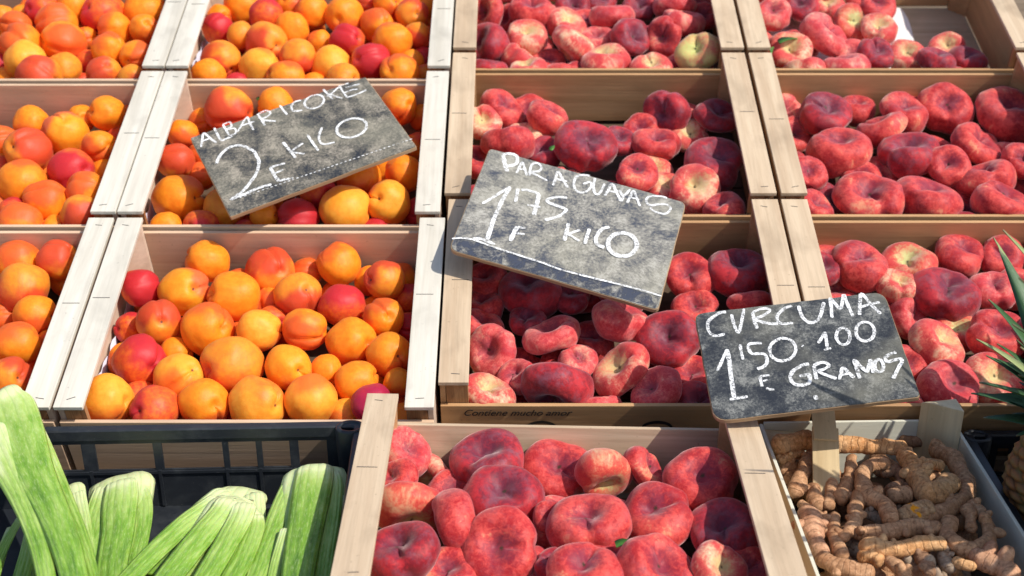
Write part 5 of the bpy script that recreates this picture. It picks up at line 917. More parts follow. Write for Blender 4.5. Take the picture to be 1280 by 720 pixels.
# ------------------------------------------------------------------ chalkboards
def slate(name,dark,mid,pale,bias):
    m=NT(name); v=m.coord(rand=False,off=(bias*7,bias*3,0)); n=m.noise(v,24,6,.75,.6); f=m.noise(v,330,4,.9); n2=m.noise(v,42,5,.7)
    n3=m.noise(m.coord(rand=False,scale=(1,4,1),off=(bias*3,1,2)),22,4,.7)
    a=m.math('ADD',m.math('MULTIPLY',n,.36),m.math('ADD',m.math('MULTIPLY',f,.36),m.math('MULTIPLY',n2,.28)))
    c=m.ramp(a,[(.43+bias*.008,dark),(.495+bias*.008,mid),(.575+bias*.008,pale)])
    tw=m.math('MULTIPLY',m.ramp(m.noise(v,11,3,.6),[(.48,0.),(.66,1.)]),.35); c=m.mix(tw,c,(.32,.30,.22),'MIX')
    # worn bright scratches and missing paint
    c=m.mix(m.math('MULTIPLY',m.ramp(n3,[(.62,0.),(.70,1.)]),.35),c,pale)
    m.set(Base_Color=c,Roughness=.72,Normal=m.bump(f,.3,.0006)); m.b.inputs['Specular IOR Level'].default_value=.35
    return m.done()
SL=[slate('slate_brown',(.020,.024,.032),(.115,.105,.085),(.34,.30,.24),.5),slate('slate_grey',(.05,.058,.080),(.20,.19,.165),(.42,.40,.35),0),slate('slate_dark',(.014,.018,.027),(.055,.059,.062),(.24,.24,.22),1.3)]
def chalk():
    m=NT('chalk'); v=m.coord(rand=False); n=m.noise(v,520,4,.8); n2=m.noise(v,90,3,.6)
    m.set(Base_Color=(.82,.82,.81),Roughness=.95); m.b.inputs['Specular IOR Level'].default_value=.05
    tr=m.n('ShaderNodeBsdfTransparent'); mx=m.n('ShaderNodeMixShader')
    a=m.math('MULTIPLY_ADD',n2,.5,n); al=m.ramp(a,[(.62,.10),(.80,1.)])
    m.l(al,mx.inputs[0]); m.l(tr.outputs[0],mx.inputs[1]); m.l(m.b.outputs[0],mx.inputs[2]); m.l(mx.outputs[0],m.out.inputs[0])
    return m.done()
def smear(name,col,lo,hi,mx_):
    m=NT(name); v=m.coord(rand=False); n=m.noise(v,60,5,.75,.5)
    m.set(Base_Color=col,Roughness=.85)
    tr=m.n('ShaderNodeBsdfTransparent'); mx=m.n('ShaderNodeMixShader'); al=m.ramp(n,[(lo,0.),(hi,mx_)])
    m.l(al,mx.inputs[0]); m.l(tr.outputs[0],mx.inputs[1]); m.l(m.b.outputs[0],mx.inputs[2]); m.l(mx.outputs[0],m.out.inputs[0])
    return m.done()
M['chalk']=chalk(); M['bedge']=wood('board_edge_wood',(.46,.33,.20),(.28,.18,.10),'x',.9)
M['stick']=wood('stick_wood',(.60,.46,.26),(.46,.33,.17),'y',.5)
M['strip']=smear('blue_grey_strip',(.045,.055,.085),.38,.55,.85)
BL=['worn chalkboard price sign reading ALBARICOKE 2 E KILO on the apricots','worn grey chalkboard price sign reading PARAGUAYAS 1\'75 E KILO on the peaches','dark chalkboard price sign on a wooden stick reading CURCUMA 1\'50 100 GRAMOS']
boards=[]
for bi,B in enumerate(D['boards']):
    ex,ey,n,o=[Vector(B[k]) for k in ('ex','ey','n','o')]
    mt=Matrix((( ex.x,ey.x,n.x,o.x),(ex.y,ey.y,n.y,o.y),(ex.z,ey.z,n.z,o.z),(0,0,0,1)))
    root=empty('price_sign',BL[bi],'price sign',mt,'chalkboard price signs'); boards.append(root)
    cs=[Vector((*c,0)) for c in B['corners']]  # TL TR BR BL
    rad=[[.0015]*4,[.006,.009,.007,.011],[.010,.014,.004,.016]][bi]
    out=[]
    for i in range(4):
        p=cs[i]; a=(cs[i-1]-p).normalized(); b=(cs[(i+1)%4]-p).normalized(); r_=rad[i]
        for k in range(6):
            t=k/5; q=(p+a*r_)*(1-t)**2+p*2*t*(1-t)+(p+b*r_)*t*t; out.append(q)
    # wobble long edges slightly
    fin=[]
    for i,q in enumerate(out):
        nx_=out[(i+1)%len(out)]; fin.append(q)
        if (nx_-q).length>.03:
            for k in range(1,14):
                t=k/14; w_=q.lerp(nx_,t); d_=(nx_-q).normalized(); fin.append(w_+Vector((-d_.y,d_.x,0))*.0006*noise.noise(w_*60))
    pts=[(q.x,q.y) for q in fin][::-1]
    bm=bmesh.new(); prism(bm,pts,-.0055,-.0008); bmesh.ops.recalc_face_normals(bm,faces=bm.faces); mesh_of(bm,'wooden_backing',M['bedge'],root)
    cx=sum(p[0] for p in pts)/len(pts); cy=sum(p[1] for p in pts)/len(pts)
    bm=bmesh.new(); prism(bm,[(cx+(x-cx)*.993,cy+(y-cy)*.990) for x,y in pts],-.0009,0); bmesh.ops.recalc_face_normals(bm,faces=bm.faces); mesh_of(bm,'slate_face',SL[bi],root)
    # chalk strokes
    bm=bmesh.new(); wp=B['wpx']
    for si,st in enumerate(B['st']):
        wd=st[0]*wp*.5*1.12; P=spline([(x,y,0) for x,y in st[1:]],6); z=.00025+.00003*si; prev=None
        L=len(P)
        for i,p in enumerate(P):
            t=(P[min(i+1,L-1)]-P[max(i-1,0)]); t=t.normalized() if t.length>1e-7 else Vector((1,0,0)); nn=Vector((-t.y,t.x,0))
            e=1.0 if 0<i<L-1 else .55
            k=wd*e*(1+.28*noise.noise(Vector((p.x*260,p.y*260,si*3.1))))
            q=p+nn*.0003*noise.noise(p*300)
            cur=[bm.verts.new((q.x+nn.x*k,q.y+nn.y*k,z)),bm.verts.new((q.x-nn.x*k,q.y-nn.y*k,z))]
            if prev: bm.faces.new((prev[0],prev[1],cur[1],cur[0]))
            prev=cur
    for f_ in bm.faces:
        if f_.normal.z<0: f_.normal_flip()
    mesh_of(bm,'chalk_writing',M['chalk'],root)
    if bi==1:
        bm=bmesh.new(); a=cs[3].lerp(cs[0],.13); b=cs[2].lerp(cs[1],.11)
        v=[bm.verts.new((p.x,p.y,.00012)) for p in (cs[3]+Vector((.009,.0012,0)),cs[2]+Vector((-.004,.0016,0)),b+Vector((-.0015,0,0)),a+Vector((.002,0,0)))]; bm.faces.new(v); mesh_of(bm,'painted_strip',M['strip'],root)
def world_to(root,p): return root.matrix_world.inverted()@Vector(p)
bpy.context.view_layer.update()
# wooden stick of the turmeric sign: two overlapping laths
def lath(p0,p1,w,t,parent,name='stick',mat='stick',z=0):
    p0,p1=Vector(p0),Vector(p1); d=(p1-p0); L=d.length; d.normalize()
    up=Vector((0,-.35,1)).normalized(); sd=d.cross(up).normalized(); nm=sd.cross(d)
    mt=Matrix(((sd.x,d.x,nm.x,p0.x),(sd.y,d.y,nm.y,p0.y),(sd.z,d.z,nm.z,p0.z),(0,0,0,1)))
    bm=bmesh.new(); box(bm,-w/2,w/2,0,L,-t/2+z,t/2+z)
    o=mesh_of(bm,name,M[mat],None,bevel=.0006); o.parent=parent; o.matrix_world=mt
    return o
b3=boards[2]
lath((.3205,.885,.3030),(.3135,.790,.2600),.0235,.003,b3)
lath((.3155,.8040,.2680),(.3060,.733,.2270),.0265,.003,b3,z=-.0032)
for k,(p0,p1) in enumerate((((-.270,1.06,.385),(-.2685,1.004,.315)),((-.02,1.04,.37),(-.02,1.03,.29)))):
    pass
# metal pin of the apricot sign
def tube(bm,P,rad,seg=8,cap=True):
    rings=[]
    for i,p in enumerate(P):
        t=(P[min(i+1,len(P)-1)]-P[max(i-1,0)]).normalized(); a=t.cross(Vector((.13,.2,1))).normalized(); b=t.cross(a)
        r_=rad[i] if isinstance(rad,(list,tuple)) else rad
        rings.append([bm.verts.new(p+(a*math.cos(2*math.pi*k/seg)+b*math.sin(2*math.pi*k/seg))*r_) for k in range(seg)])
    for i in range(len(rings)-1):
        for k in range(seg): bm.faces.new((rings[i][k],rings[i][(k+1)%seg],rings[i+1][(k+1)%seg],rings[i+1][k]))
    if cap: bm.faces.new(rings[0][::-1]); bm.faces.new(rings[-1])
PIN=D['pin']
bm=bmesh.new(); tube(bm,[Vector(PIN[0]),Vector(PIN[1])],.0009,6); pn=mesh_of(bm,'metal_pin',simple('pin_steel',(.5,.48,.44),.3,.9),None); pn.parent=boards[0]; pn.matrix_parent_inverse=boards[0].matrix_world.inverted()
# ------------------------------------------------------------------ front level shelf objects
SH=.172
# turmeric crate
tr=empty('turmeric_crate','small cream-walled wooden crate holding the turmeric roots','crate',Matrix.Translation((.3655,.7035,SH))@Matrix.Rotation(R(1.5),4,'Z'))
TW,TD,TH_=.207,.298,.071
for s in (-1,1):
    bm=bmesh.new(); x0,x1=sorted((s*TW/2,s*(TW/2-.0035))); box(bm,x0,x1,-TD/2,TD/2,.004,TH_); mesh_of(bm,'side_wall',M['cream_y'],tr,bevel=.0006)
    bm=bmesh.new(); y0,y1=sorted((s*(TD/2-.0005),s*(TD/2-.004))); box(bm,-TW/2+.004,TW/2-.004,y0,y1,.004,TH_+(.003 if s>0 else 0)); mesh_of(bm,'end_wall',M['cream_x'],tr,bevel=.0006)
    for e in (-1,1):
        bm=bmesh.new(); X=s*(TW/2-.004); Y=e*(TD/2-.0045); pts=[(X,Y),(X-s*.036,Y),(X-s*.030,Y-e*.008),(X,Y-e*.026)]
        if s*e<0: pts=pts[::-1]
        prism(bm,pts,.004,TH_+(.030 if e>0 and s>0 else (.004 if e<0 else -.004))); bmesh.ops.recalc_face_normals(bm,faces=bm.faces)
        for v in bm.verts:
            if v.co.z>.05 and abs(v.co.x-(X-s*.036))<1e-5: v.co.z-=.004
        mesh_of(bm,'corner_post',M['postcream'],tr,bevel=.0008)
bm=bmesh.new(); box(bm,-TW/2+.004,TW/2-.004,-TD/2+.004,TD/2-.004,0,.004); mesh_of(bm,'base_board',M['base'],tr)
def turm_mat(name,a,b,cut=None):
    m=NT(name); v=m.coord(scale=(1,1,1)); n=m.noise(v,45,5,.65,.4); f=m.noise(v,260,5,.75); l=m.noise(v,18,3,.5)
    uv=m.n('ShaderNodeUVMap'); uv.uv_map='UVMap'; mp=m.n('ShaderNodeMapping'); m.l(uv.outputs[0],mp.inputs[0]); mp.inputs['Scale'].default_value=(1,1,1)
    sx=m.n('ShaderNodeSeparateXYZ'); m.l(mp.outputs[0],sx.inputs[0])
    ph=m.math('MULTIPLY_ADD',l,5.0,m.math('MULTIPLY_ADD',n,.9,sx.outputs[1])); ring=m.math('ABSOLUTE',m.math('SINE',m.math('MULTIPLY',ph,3.1416)))
    rl=m.ramp(ring,[(0.,1.),(.30,0.)])
    c=m.mix(m.ramp(n,[(.32,0.),(.68,1.)]),a,b); c=m.mix(m.math('MULTIPLY',rl,.26),c,(.16,.075,.035))
    c=m.mix(m.math('MULTIPLY',m.ramp(f,[(.52,0.),(.66,1.)]),.5),c,tuple(min(1,x*1.5+.05) for x in b)); c=m.mix(m.math('MULTIPLY',m.ramp(f,[(.33,1.),(.46,0.)]),.7),c,(.12,.055,.025)); c=m.mix(m.math('MULTIPLY',m.ramp(m.noise(v,75,5,.7,.5),[(.52,0.),(.66,1.)]),.55),c,(.24,.115,.055))
    if cut: c=m.mix(m.ramp(m.noise(v,60,2),[(.54,0.),(.58,1.)]),c,cut)
    h=m.math('SUBTRACT',m.math('MULTIPLY',n,.8),rl)
    m.set(Base_Color=c,Roughness=.72,Normal=m.bump(f,.5,.0008,m.bump(h,.55,.0016))); m.b.inputs['Specular IOR Level'].default_value=.25
    return m.done()
TM={'n':turm_mat('turmeric_brown',(.37,.17,.075),(.54,.31,.165)),'o':turm_mat('turmeric_orange',(.52,.22,.07),(.64,.38,.18)),'d':turm_mat('turmeric_dark',(.22,.11,.055),(.34,.20,.12)),
'g':turm_mat('turmeric_grey',(.28,.19,.12),(.38,.29,.21)),'p':turm_mat('turmeric_pinkish',(.44,.19,.10),(.58,.33,.19)),'c':turm_mat('turmeric_cut',(.38,.20,.09),(.50,.31,.16),(.80,.30,.01))}
def rhizome(pts,rad,code,label,seed):
    rs=random.Random(seed); P=[Vector(p) for p in pts]; 
    if len(P)==2: P=[P[0],P[0].lerp(P[1],.5)+Vector((rs.uniform(-1,1),rs.uniform(-1,1),.3))*rad*.25,P[1]]
    S=spline(P,12); L=[0]
    for i in range(1,len(S)): L.append(L[-1]+(S[i]-S[i-1]).length)
    # resample evenly, extend by rad*.6 for rounded ends
    tot=L[-1]; n=max(14,int(tot/.0013)); Q=[]
    for i in range(n+1):
        s=tot*i/n; k=0
        while k<len(L)-2 and L[k+1]<s: k+=1
        Q.append(S[k].lerp(S[k+1],(s-L[k])/max(1e-9,L[k+1]-L[k])))
    d0=(Q[0]-Q[1]).normalized(); d1=(Q[-1]-Q[-2]).normalized()
    ne=7; head=[Q[0]+d0*rad*.85*math.sin(math.pi/2*(ne-i)/ne) for i in range(ne)]; tail=[Q[-1]+d1*rad*.85*math.sin(math.pi/2*(i+1)/ne) for i in range(ne)]
    A=head+Q+tail; N=len(A); seg=20
    bm=bmesh.new(); uvl=bm.loops.layers.uv.new('UVMap'); rings=[]; o0=A[0].copy(); v_=0; step=rs.uniform(.0045,.0085); vv=[]
    tp=rs.uniform(.05,.38); tq=rs.random()<.5; off=Vector((seed*3.1,seed*.7,0)); up=Vector((0,0,1))
    for i,p in enumerate(A):
        t=(A[min(i+1,N-1)]-A[max(i-1,0)]).normalized(); a=t.cross(up); a=a.normalized() if a.length>.05 else Vector((1,0,0)); b=t.cross(a).normalized()
        if i<ne: e=math.cos(math.pi/2*(ne-i)/ne)
        elif i>=N-ne: e=math.cos(math.pi/2*(i-(N-ne)+1)/ne)
        else: e=1
        e=max(e,.12)*(1-tp*(i/N if tq else 1-i/N))
        if i>0: v_+=(p-A[i-1]).length/step
        vv.append(v_)
        fr=v_%1.0; ringb=1+.035*math.sin(math.pi*fr)**.5-.018
        ring=[]
        for k in range(seg):
            th=2*math.pi*k/seg; d=a*math.cos(th)+b*math.sin(th)
            nz=1.06+.42*noise.noise(p*48+d*.5+off)+.16*noise.noise(p*120+d*.9+off)+.06*noise.noise(p*300+d*2+off)
            ring.append(bm.verts.new(p+d*rad*e*nz*ringb-o0))
        rings.append(ring)
    for i in range(N-1):
        for k in range(seg):
            f=bm.faces.new((rings[i][k],rings[i][(k+1)%seg],rings[i+1][(k+1)%seg],rings[i+1][k]))
            for lp,(uu,ww) in zip(f.loops,((k,i),(k+1,i),(k+1,i+1),(k,i+1))): lp[uvl].uv=(uu/seg,vv[ww])
    bm.faces.new(rings[0][::-1]); bm.faces.new(rings[-1])
    # knobs
    for q in range(rs.choice([1,2,2,3,4]) if tot>.02 else rs.choice([0,1])):
        i=rs.randrange(ne,N-ne); th=rs.uniform(-.6,3.7); t=(A[i+1]-A[i-1]).normalized(); a=t.cross(up).normalized(); b=t.cross(a).normalized()
        d=(a*math.cos(th)-b*abs(math.sin(th))).normalized(); kr=rad*rs.uniform(.35,.72); c=A[i]+d*rad*.75-o0
        mt=Matrix.Translation(c)@d.to_track_quat('Z','Y').to_matrix().to_4x4()@Matrix.Diagonal((kr,kr,kr*rs.uniform(1.1,1.9),1))
        r=bmesh.ops.create_uvsphere(bm,u_segments=14,v_segments=9,radius=1,matrix=mt)
        for vx in r['verts']: vx.co*=1; vx.co+=(vx.co-c)*.12*noise.noise(vx.co*160+off)
    bmesh.ops.recalc_face_normals(bm,faces=bm.faces)
    o=mesh_of(bm,'turmeric_root',TM[code],None,smooth=True); o.location=o0
    tag(o,label,'turmeric root','turmeric roots heaped in the cream crate'); return o
for i,(rad,code,lab,pts) in enumerate(D['turm']):
    rhizome(pts,rad*1.06,code,lab,i+1)
rf=random.Random(5)
k=0
for lay in (0,1,2,3):
    for q in range(17):
        x=rf.uniform(.285,.445); y=rf.uniform(.575,.825); a=rf.uniform(0,3.14); L_=rf.uniform(.012,.028); z=SH+.014+lay*.0105
        p=[(max(.275,min(.455,x+s*L_*math.cos(a))),max(.572,min(.838,y+s*L_*math.sin(a))),z+rf.uniform(-.004,.004)) for s in (-1,.0,1)]
        rhizome(p,rf.uniform(.0075,.011),rf.choice('nndgo'),'turmeric root buried among the lower roots of the cream crate',200+k); k+=1
# black plastic trays
def plastic():
    m=NT('black_plastic'); v=m.coord(rand=False); n=m.noise(v,45,5,.7); f=m.noise(v,400,3,.7)
    c=m.mix(m.ramp(n,[(.5,0.),(.72,1.)]),(.016,.019,.024),(.034,.038,.042)); c=m.mix(m.ramp(f,[(.68,0.),(.74,1.)]),c,(.10,.10,.095))
    m.set(Base_Color=c,Roughness=m.math('MULTIPLY_ADD',n,.25,.30),Normal=m.bump(n,.12,.002)); return m.done()
M['plastic']=plastic()
def tray(loc,yaw,W_,D_,H_,label):
    rt=empty('plastic_tray',label,'tray',Matrix.Translation(loc)@Matrix.Rotation(yaw,4,'Z'))
    # origin at the back right corner of the rim footprint
    x0,x1,y0,y1=-W_,0,-D_,0
    bm=bmesh.new(); box(bm,x0+.006,x1-.006,y0+.006,y1-.006,0,.004); mesh_of(bm,'floor_panel',M['plastic'],rt)
    def wall(ax,c0,c1,fix,sgn,name):
        bm=bmesh.new(); t=.0028
        def b(a0,a1,z0,z1,th=t,o_=0):
            f0,f1=sorted((fix-sgn*(.006+o_),fix-sgn*(.006+o_+th)))
            if ax=='x': box(bm,a0,a1,f0,f1,z0,z1)
            else: box(bm,f0,f1,a0,a1,z0,z1)
        zt=H_; z1=H_-.0175; z2=H_-.049
        b(c0+.007,c1-.007,.004,z2)                 # solid lower panel
        b(c0+.007,c1-.007,z1,zt-.012)              # band under the rim
        L_=c1-c0; pat=[.026,.030,.062,.068,.030,.030,.034]; tot=0; xx=c1-.040; i=0; ws=[.029,.028,.028,.061,.058,.028,.030]; gp=[.009,.006,.006,.009,.014,.007,.018]
        b(xx,c1-.007,z2,z1)
        while xx>c0+.045:
            w_=ws[i%7]; g=gp[i%7]; e=max(c0+.04,xx-w_); e2=max(c0+.007,e-g)
            b(e2,e,z2,z1); b((e+e2)/2-.0016,(e+e2)/2+.0016,.006,z2,.0022,.003)  # upright and the rib below it
            xx=e2; i+=1
        b(c0+.007,xx,z2,z1)
        b(c0+.01,c1-.01,z2-.004,z2-.001,.002,.003)
        bmesh.ops.recalc_face_normals(bm,faces=bm.faces); mesh_of(bm,name,M['plastic'],rt)
    wall('x',x0,x1,y1,1,'end_wall'); wall('x',x0,x1,y0,-1,'end_wall'); wall('y',y0,y1,x1,1,'side_wall'); wall('y',y0,y1,x0,-1,'side_wall')
    # rim: rounded L profile swept round the rectangle
    prof=[(0,-.011),(0,-.0015),(.0015,0),(.0095,0),(.011,-.0015),(.011,-.012),(.009,-.012),(.009,-.003),(.002,-.003),(.002,-.011)]
    cs=[(x0,y0),(x1,y0),(x1,y1),(x0,y1)]; inn=[(1,1),(-1,1),(-1,-1),(1,-1)]; path=[]
    for (cx,cy),(ix,iy) in zip(cs,inn):
        a0={(1,1):180,(-1,1):270,(-1,-1):0,(1,-1):90}[(ix,iy)]; rc=.014
        for k in range(5):
            a=R(a0+90*k/4); path.append((Vector((cx+ix*rc+rc*math.cos(a),cy+iy*rc+rc*math.sin(a),0)),Vector((-math.cos(a),-math.sin(a),0))))
    bm=bmesh.new(); rings=[[bm.verts.new(p+n_*u+Vector((0,0,H_+w))) for u,w in prof] for p,n_ in path]
    for i in range(len(rings)):
        for k in range(len(prof)): bm.faces.new((rings[i][k],rings[(i+1)%len(rings)][k],rings[(i+1)%len(rings)][(k+1)%len(prof)],rings[i][(k+1)%len(prof)]))
    bmesh.ops.recalc_face_normals(bm,faces=bm.faces); mesh_of(bm,'rim',M['plastic'],rt,smooth=False)
    for (cx,cy),(ix,iy) in zip(cs,inn):   # stacking sockets in the corners
        bm=bmesh.new(); c=Vector((cx+ix*.0145,cy+iy*.0125,0)); seg=20
        pr=[(.0085,.02),(.0085,H_-.0005),(.0098,H_+.0012),(.0125,H_+.0012),(.0138,H_-.001),(.0138,H_-.020),(.0105,.004)]
        rg=[[bm.verts.new(c+Vector((r_*1.12*math.cos(2*math.pi*k/seg),r_*.92*math.sin(2*math.pi*k/seg),z))) for k in range(seg)] for r_,z in pr]
        for i in range(len(rg)-1):
            for k in range(seg): bm.faces.new((rg[i][k],rg[i][(k+1)%seg],rg[i+1][(k+1)%seg],rg[i+1][k]))
        bm.faces.new(rg[0]); bmesh.ops.recalc_face_normals(bm,faces=bm.faces); mesh_of(bm,'corner_socket',M['plastic'],rt,smooth=True)
    return rt
tray((-.1515,.8125,SH),R(2.0),.60,.40,.098,'black plastic tray with slotted walls holding the celery')
tray((1.0755,.862,SH),R(0),.60,.40,.056,'black plastic tray in shade holding the pineapples')
# celery
def celery_mat():
    m=NT('celery_skin'); uv=m.n('ShaderNodeUVMap'); uv.uv_map='UVMap'; sx=m.n('ShaderNodeSeparateXYZ'); m.l(uv.outputs[0],sx.inputs[0])
    at=m.n('ShaderNodeAttribute'); at.attribute_name='pale'
    mp=m.n('ShaderNodeMapping'); mp.inputs['Scale'].default_value=(1,.035,1); m.l(uv.outputs[0],mp.inputs[0]); st=m.noise(mp.outputs[0],11,4,.6,.0); st2=m.noise(mp.outputs[0],75,3,.7)
    v=m.coord(); bl=m.noise(v,30,4,.6)
    ridge=m.math('ABSOLUTE',m.math('SINE',m.math('MULTIPLY_ADD',bl,1.2,m.math('MULTIPLY',sx.outputs[0],42))))
    fac=m.math('ADD',at.outputs['Fac'],m.math('ADD',m.math('MULTIPLY_ADD',st,1.1,-.55),m.math('MULTIPLY_ADD',bl,.55,-.27)))
    c=m.ramp(fac,[(.0,(.060,.16,.012)),(.34,(.18,.34,.030)),(.66,(.37,.51,.12)),(1.,(.62,.67,.34))])
    c=m.mix(m.math('MULTIPLY',m.ramp(st2,[(.50,0.),(.70,1.)]),.35),c,(.62,.70,.36)); c=m.mix(m.math('MULTIPLY',m.ramp(ridge,[(0.,1.),(.35,0.)]),.22),c,(.14,.30,.03))
    br=m.ramp(m.noise(v,70,4,.7),[(.64,0.),(.74,1.)]); c=m.mix(m.math('MULTIPLY',br,m.math('MULTIPLY',at.outputs['Fac'],.45)),c,(.42,.30,.13))
    m.set(Base_Color=c,Roughness=.42,Normal=m.bump(st2,.25,.0008,m.bump(ridge,.35,.0012))); m.b.inputs['Subsurface Weight'].default_value=.12; m.b.inputs['Subsurface Scale'].default_value=.01
    m.b.inputs['Specular IOR Level'].default_value=.4
    return m.done()
M['celery']=celery_mat()
def stalk(pts,pale0,parent,seed):
    rs=random.Random(seed); P=spline([p[:3] for p in pts],10); Wd=[v.x for v in spline([(p[3],0,0) for p in pts],10)]
    N=len(P); seg=18; bm=bmesh.new(); uvl=bm.loops.layers.uv.new('UVMap'); cl=bm.verts.layers.float.new('pale'); rings=[]
    capn=7; hd=(P[0]-P[1]).normalized(); w0=Wd[0]
    A=[];WA=[]
    for i in range(capn):
        t=math.pi/2*(capn-i)/capn; A.append(P[0]+hd*w0*.85*math.sin(t)+Vector((0,0,-w0*.55*(1-math.cos(t))))); WA.append(w0*max(.08,math.cos(t)**.75))
    A+=P; WA+=Wd; vv=0
    for i,p in enumerate(A):
        t=(A[min(i+1,len(A)-1)]-A[max(i-1,0)]).normalized(); sd=t.cross(Vector((0,-.45,1))).normalized(); nm=sd.cross(t).normalized()
        if i: vv+=(p-A[i-1]).length/.02
        ring=[]; pf=pale0*.55+ (1.10-pale0*.5)*math.exp(-max(0,(i-capn))/15.0)*.95
        for k in range(seg):
            th=2*math.pi*k/seg; c,s=math.cos(th),math.sin(th)
            yy=(.30*abs(s)**.6) if s>0 else s*.14-(1-abs(c))*-.12   # rounded outside, hollow inside
            ribs=.035*abs(math.sin(th*6+seed))*(1 if s>0 else 0)
            nz=1+.04*noise.noise(p*16+Vector((seed,k*.1,0)))
            v=bm.verts.new(p+(sd*c+nm*(yy+ribs))*WA[i]*nz-nm*WA[i]*.15); v[cl]=pf-(.12 if s<0 else 0); ring.append(v)
        rings.append((ring,vv))
    for i in range(len(rings)-1):
        for k in range(seg):
            (r0,v0),(r1,v1)=rings[i],rings[i+1]
            f=bm.faces.new((r0[k],r0[(k+1)%seg],r1[(k+1)%seg],r1[k]))
            for lp,(uu,w_) in zip(f.loops,((k,v0),(k+1,v0),(k+1,v1),(k,v1))): lp[uvl].uv=(uu/seg,w_)
    bm.faces.new(rings[0][0][::-1]); bm.faces.new(rings[-1][0]); bmesh.ops.recalc_face_normals(bm,faces=bm.faces)
    inv=parent.matrix_world.inverted()
    for v in bm.verts: v.co=inv@v.co
    mesh_of(bm,'stalk',M['celery'],parent,smooth=True)
for ci,(lab,sts) in enumerate(D['celery']):
    p=sts[0][1][0]; rt=empty('celery_bunch',lab,'celery',Matrix.Translation((p[0],p[1],SH+.005)),'celery bunches lying in the black tray'); bpy.context.view_layer.update()
    for si,(pl,pts) in enumerate(sts): stalk(pts,pl,rt,ci*10+si+1)
# pineapples
def pine_mat():
    m=NT('pineapple_skin'); v=m.coord(); n=m.noise(v,35,5,.65); at=m.n('ShaderNodeAttribute'); at.attribute_name='eye'
    c=m.ramp(at.outputs['Fac'],[(0.,(.025,.020,.010)),(.35,(.13,.055,.018)),(.75,(.30,.11,.025)),(1.,(.26,.15,.05))])
    c=m.mix(m.ramp(n,[(.48,0.),(.66,.8)]),c,(.14,.13,.035)); m.set(Base_Color=c,Roughness=.55,Normal=m.bump(n,.5,.002)); return m.done()
def leaf_mat(name,a,b,rough=.42):
    m=NT(name); v=m.coord(); n=m.noise(v,30,4,.6); uv=m.n('ShaderNodeUVMap'); uv.uv_map='UVMap'; mp=m.n('ShaderNodeMapping'); mp.inputs['Scale'].default_value=(30,.8,1); m.l(uv.outputs[0],mp.inputs[0]); s=m.noise(mp.outputs[0],1,3,.6)
    c=m.mix(m.math('MULTIPLY_ADD',n,.6,m.math('MULTIPLY',s,.4)),a,b); sx=m.n('ShaderNodeSeparateXYZ'); m.l(uv.outputs[0],sx.inputs[0])
    c=m.mix(m.ramp(sx.outputs[1],[(.93,0.),(1.,.8)]),c,(.30,.22,.12))
    m.set(Base_Color=c,Roughness=rough,Normal=m.bump(s,.4,.001)); m.b.inputs['Subsurface Weight'].default_value=0; return m.done()
M['pine']=pine_mat(); M['pleaf']=leaf_mat('pineapple_leaf',(.022,.075,.028),(.075,.16,.050)); M['pleaf_pale']=leaf_mat('pineapple_leaf_pale',(.15,.22,.05),(.42,.46,.20))
def blade(bm,uvl,base,d0,L_,w,bend,mi,curl=.35,roll=0):
    d0=Vector(d0).normalized(); n=14; rings=[]; p=Vector(base); d=d0.copy()
    for i in range(n+1):
        t=i/n; ww=w*(1-t)**.62*(.75+.6*min(1,t*3)*(1-t)) if t<1 else .0004
        ww=max(ww,.0005)
        sd=d.cross(Vector((0,0,1))); sd=sd.normalized() if sd.length>.08 else Vector((1,0,0)); sd=Matrix.Rotation(roll,3,d)@sd; up=sd.cross(d).normalized()
        c=curl*ww
        rings.append([bm.verts.new(p-sd*ww+up*c),bm.verts.new(p-up*0),bm.verts.new(p+sd*ww+up*c),bm.verts.new(p-up*(.0012))])
        d=(d+Vector(bend)*(1/n)).normalized(); p=p+d*L_/n
    for i in range(n):
        a,b=rings[i],rings[i+1]
        for j,k in ((0,1),(1,2),(2,3),(3,0)):
            f=bm.faces.new((a[j],a[k],b[k],b[j])); f.material_index=mi; f.smooth=True
            for lp,(uu,t) in zip(f.loops,((j,i),(k,i),(k,i+1),(j,i+1))): lp[uvl].uv=(min(uu,2)/2,t/n)
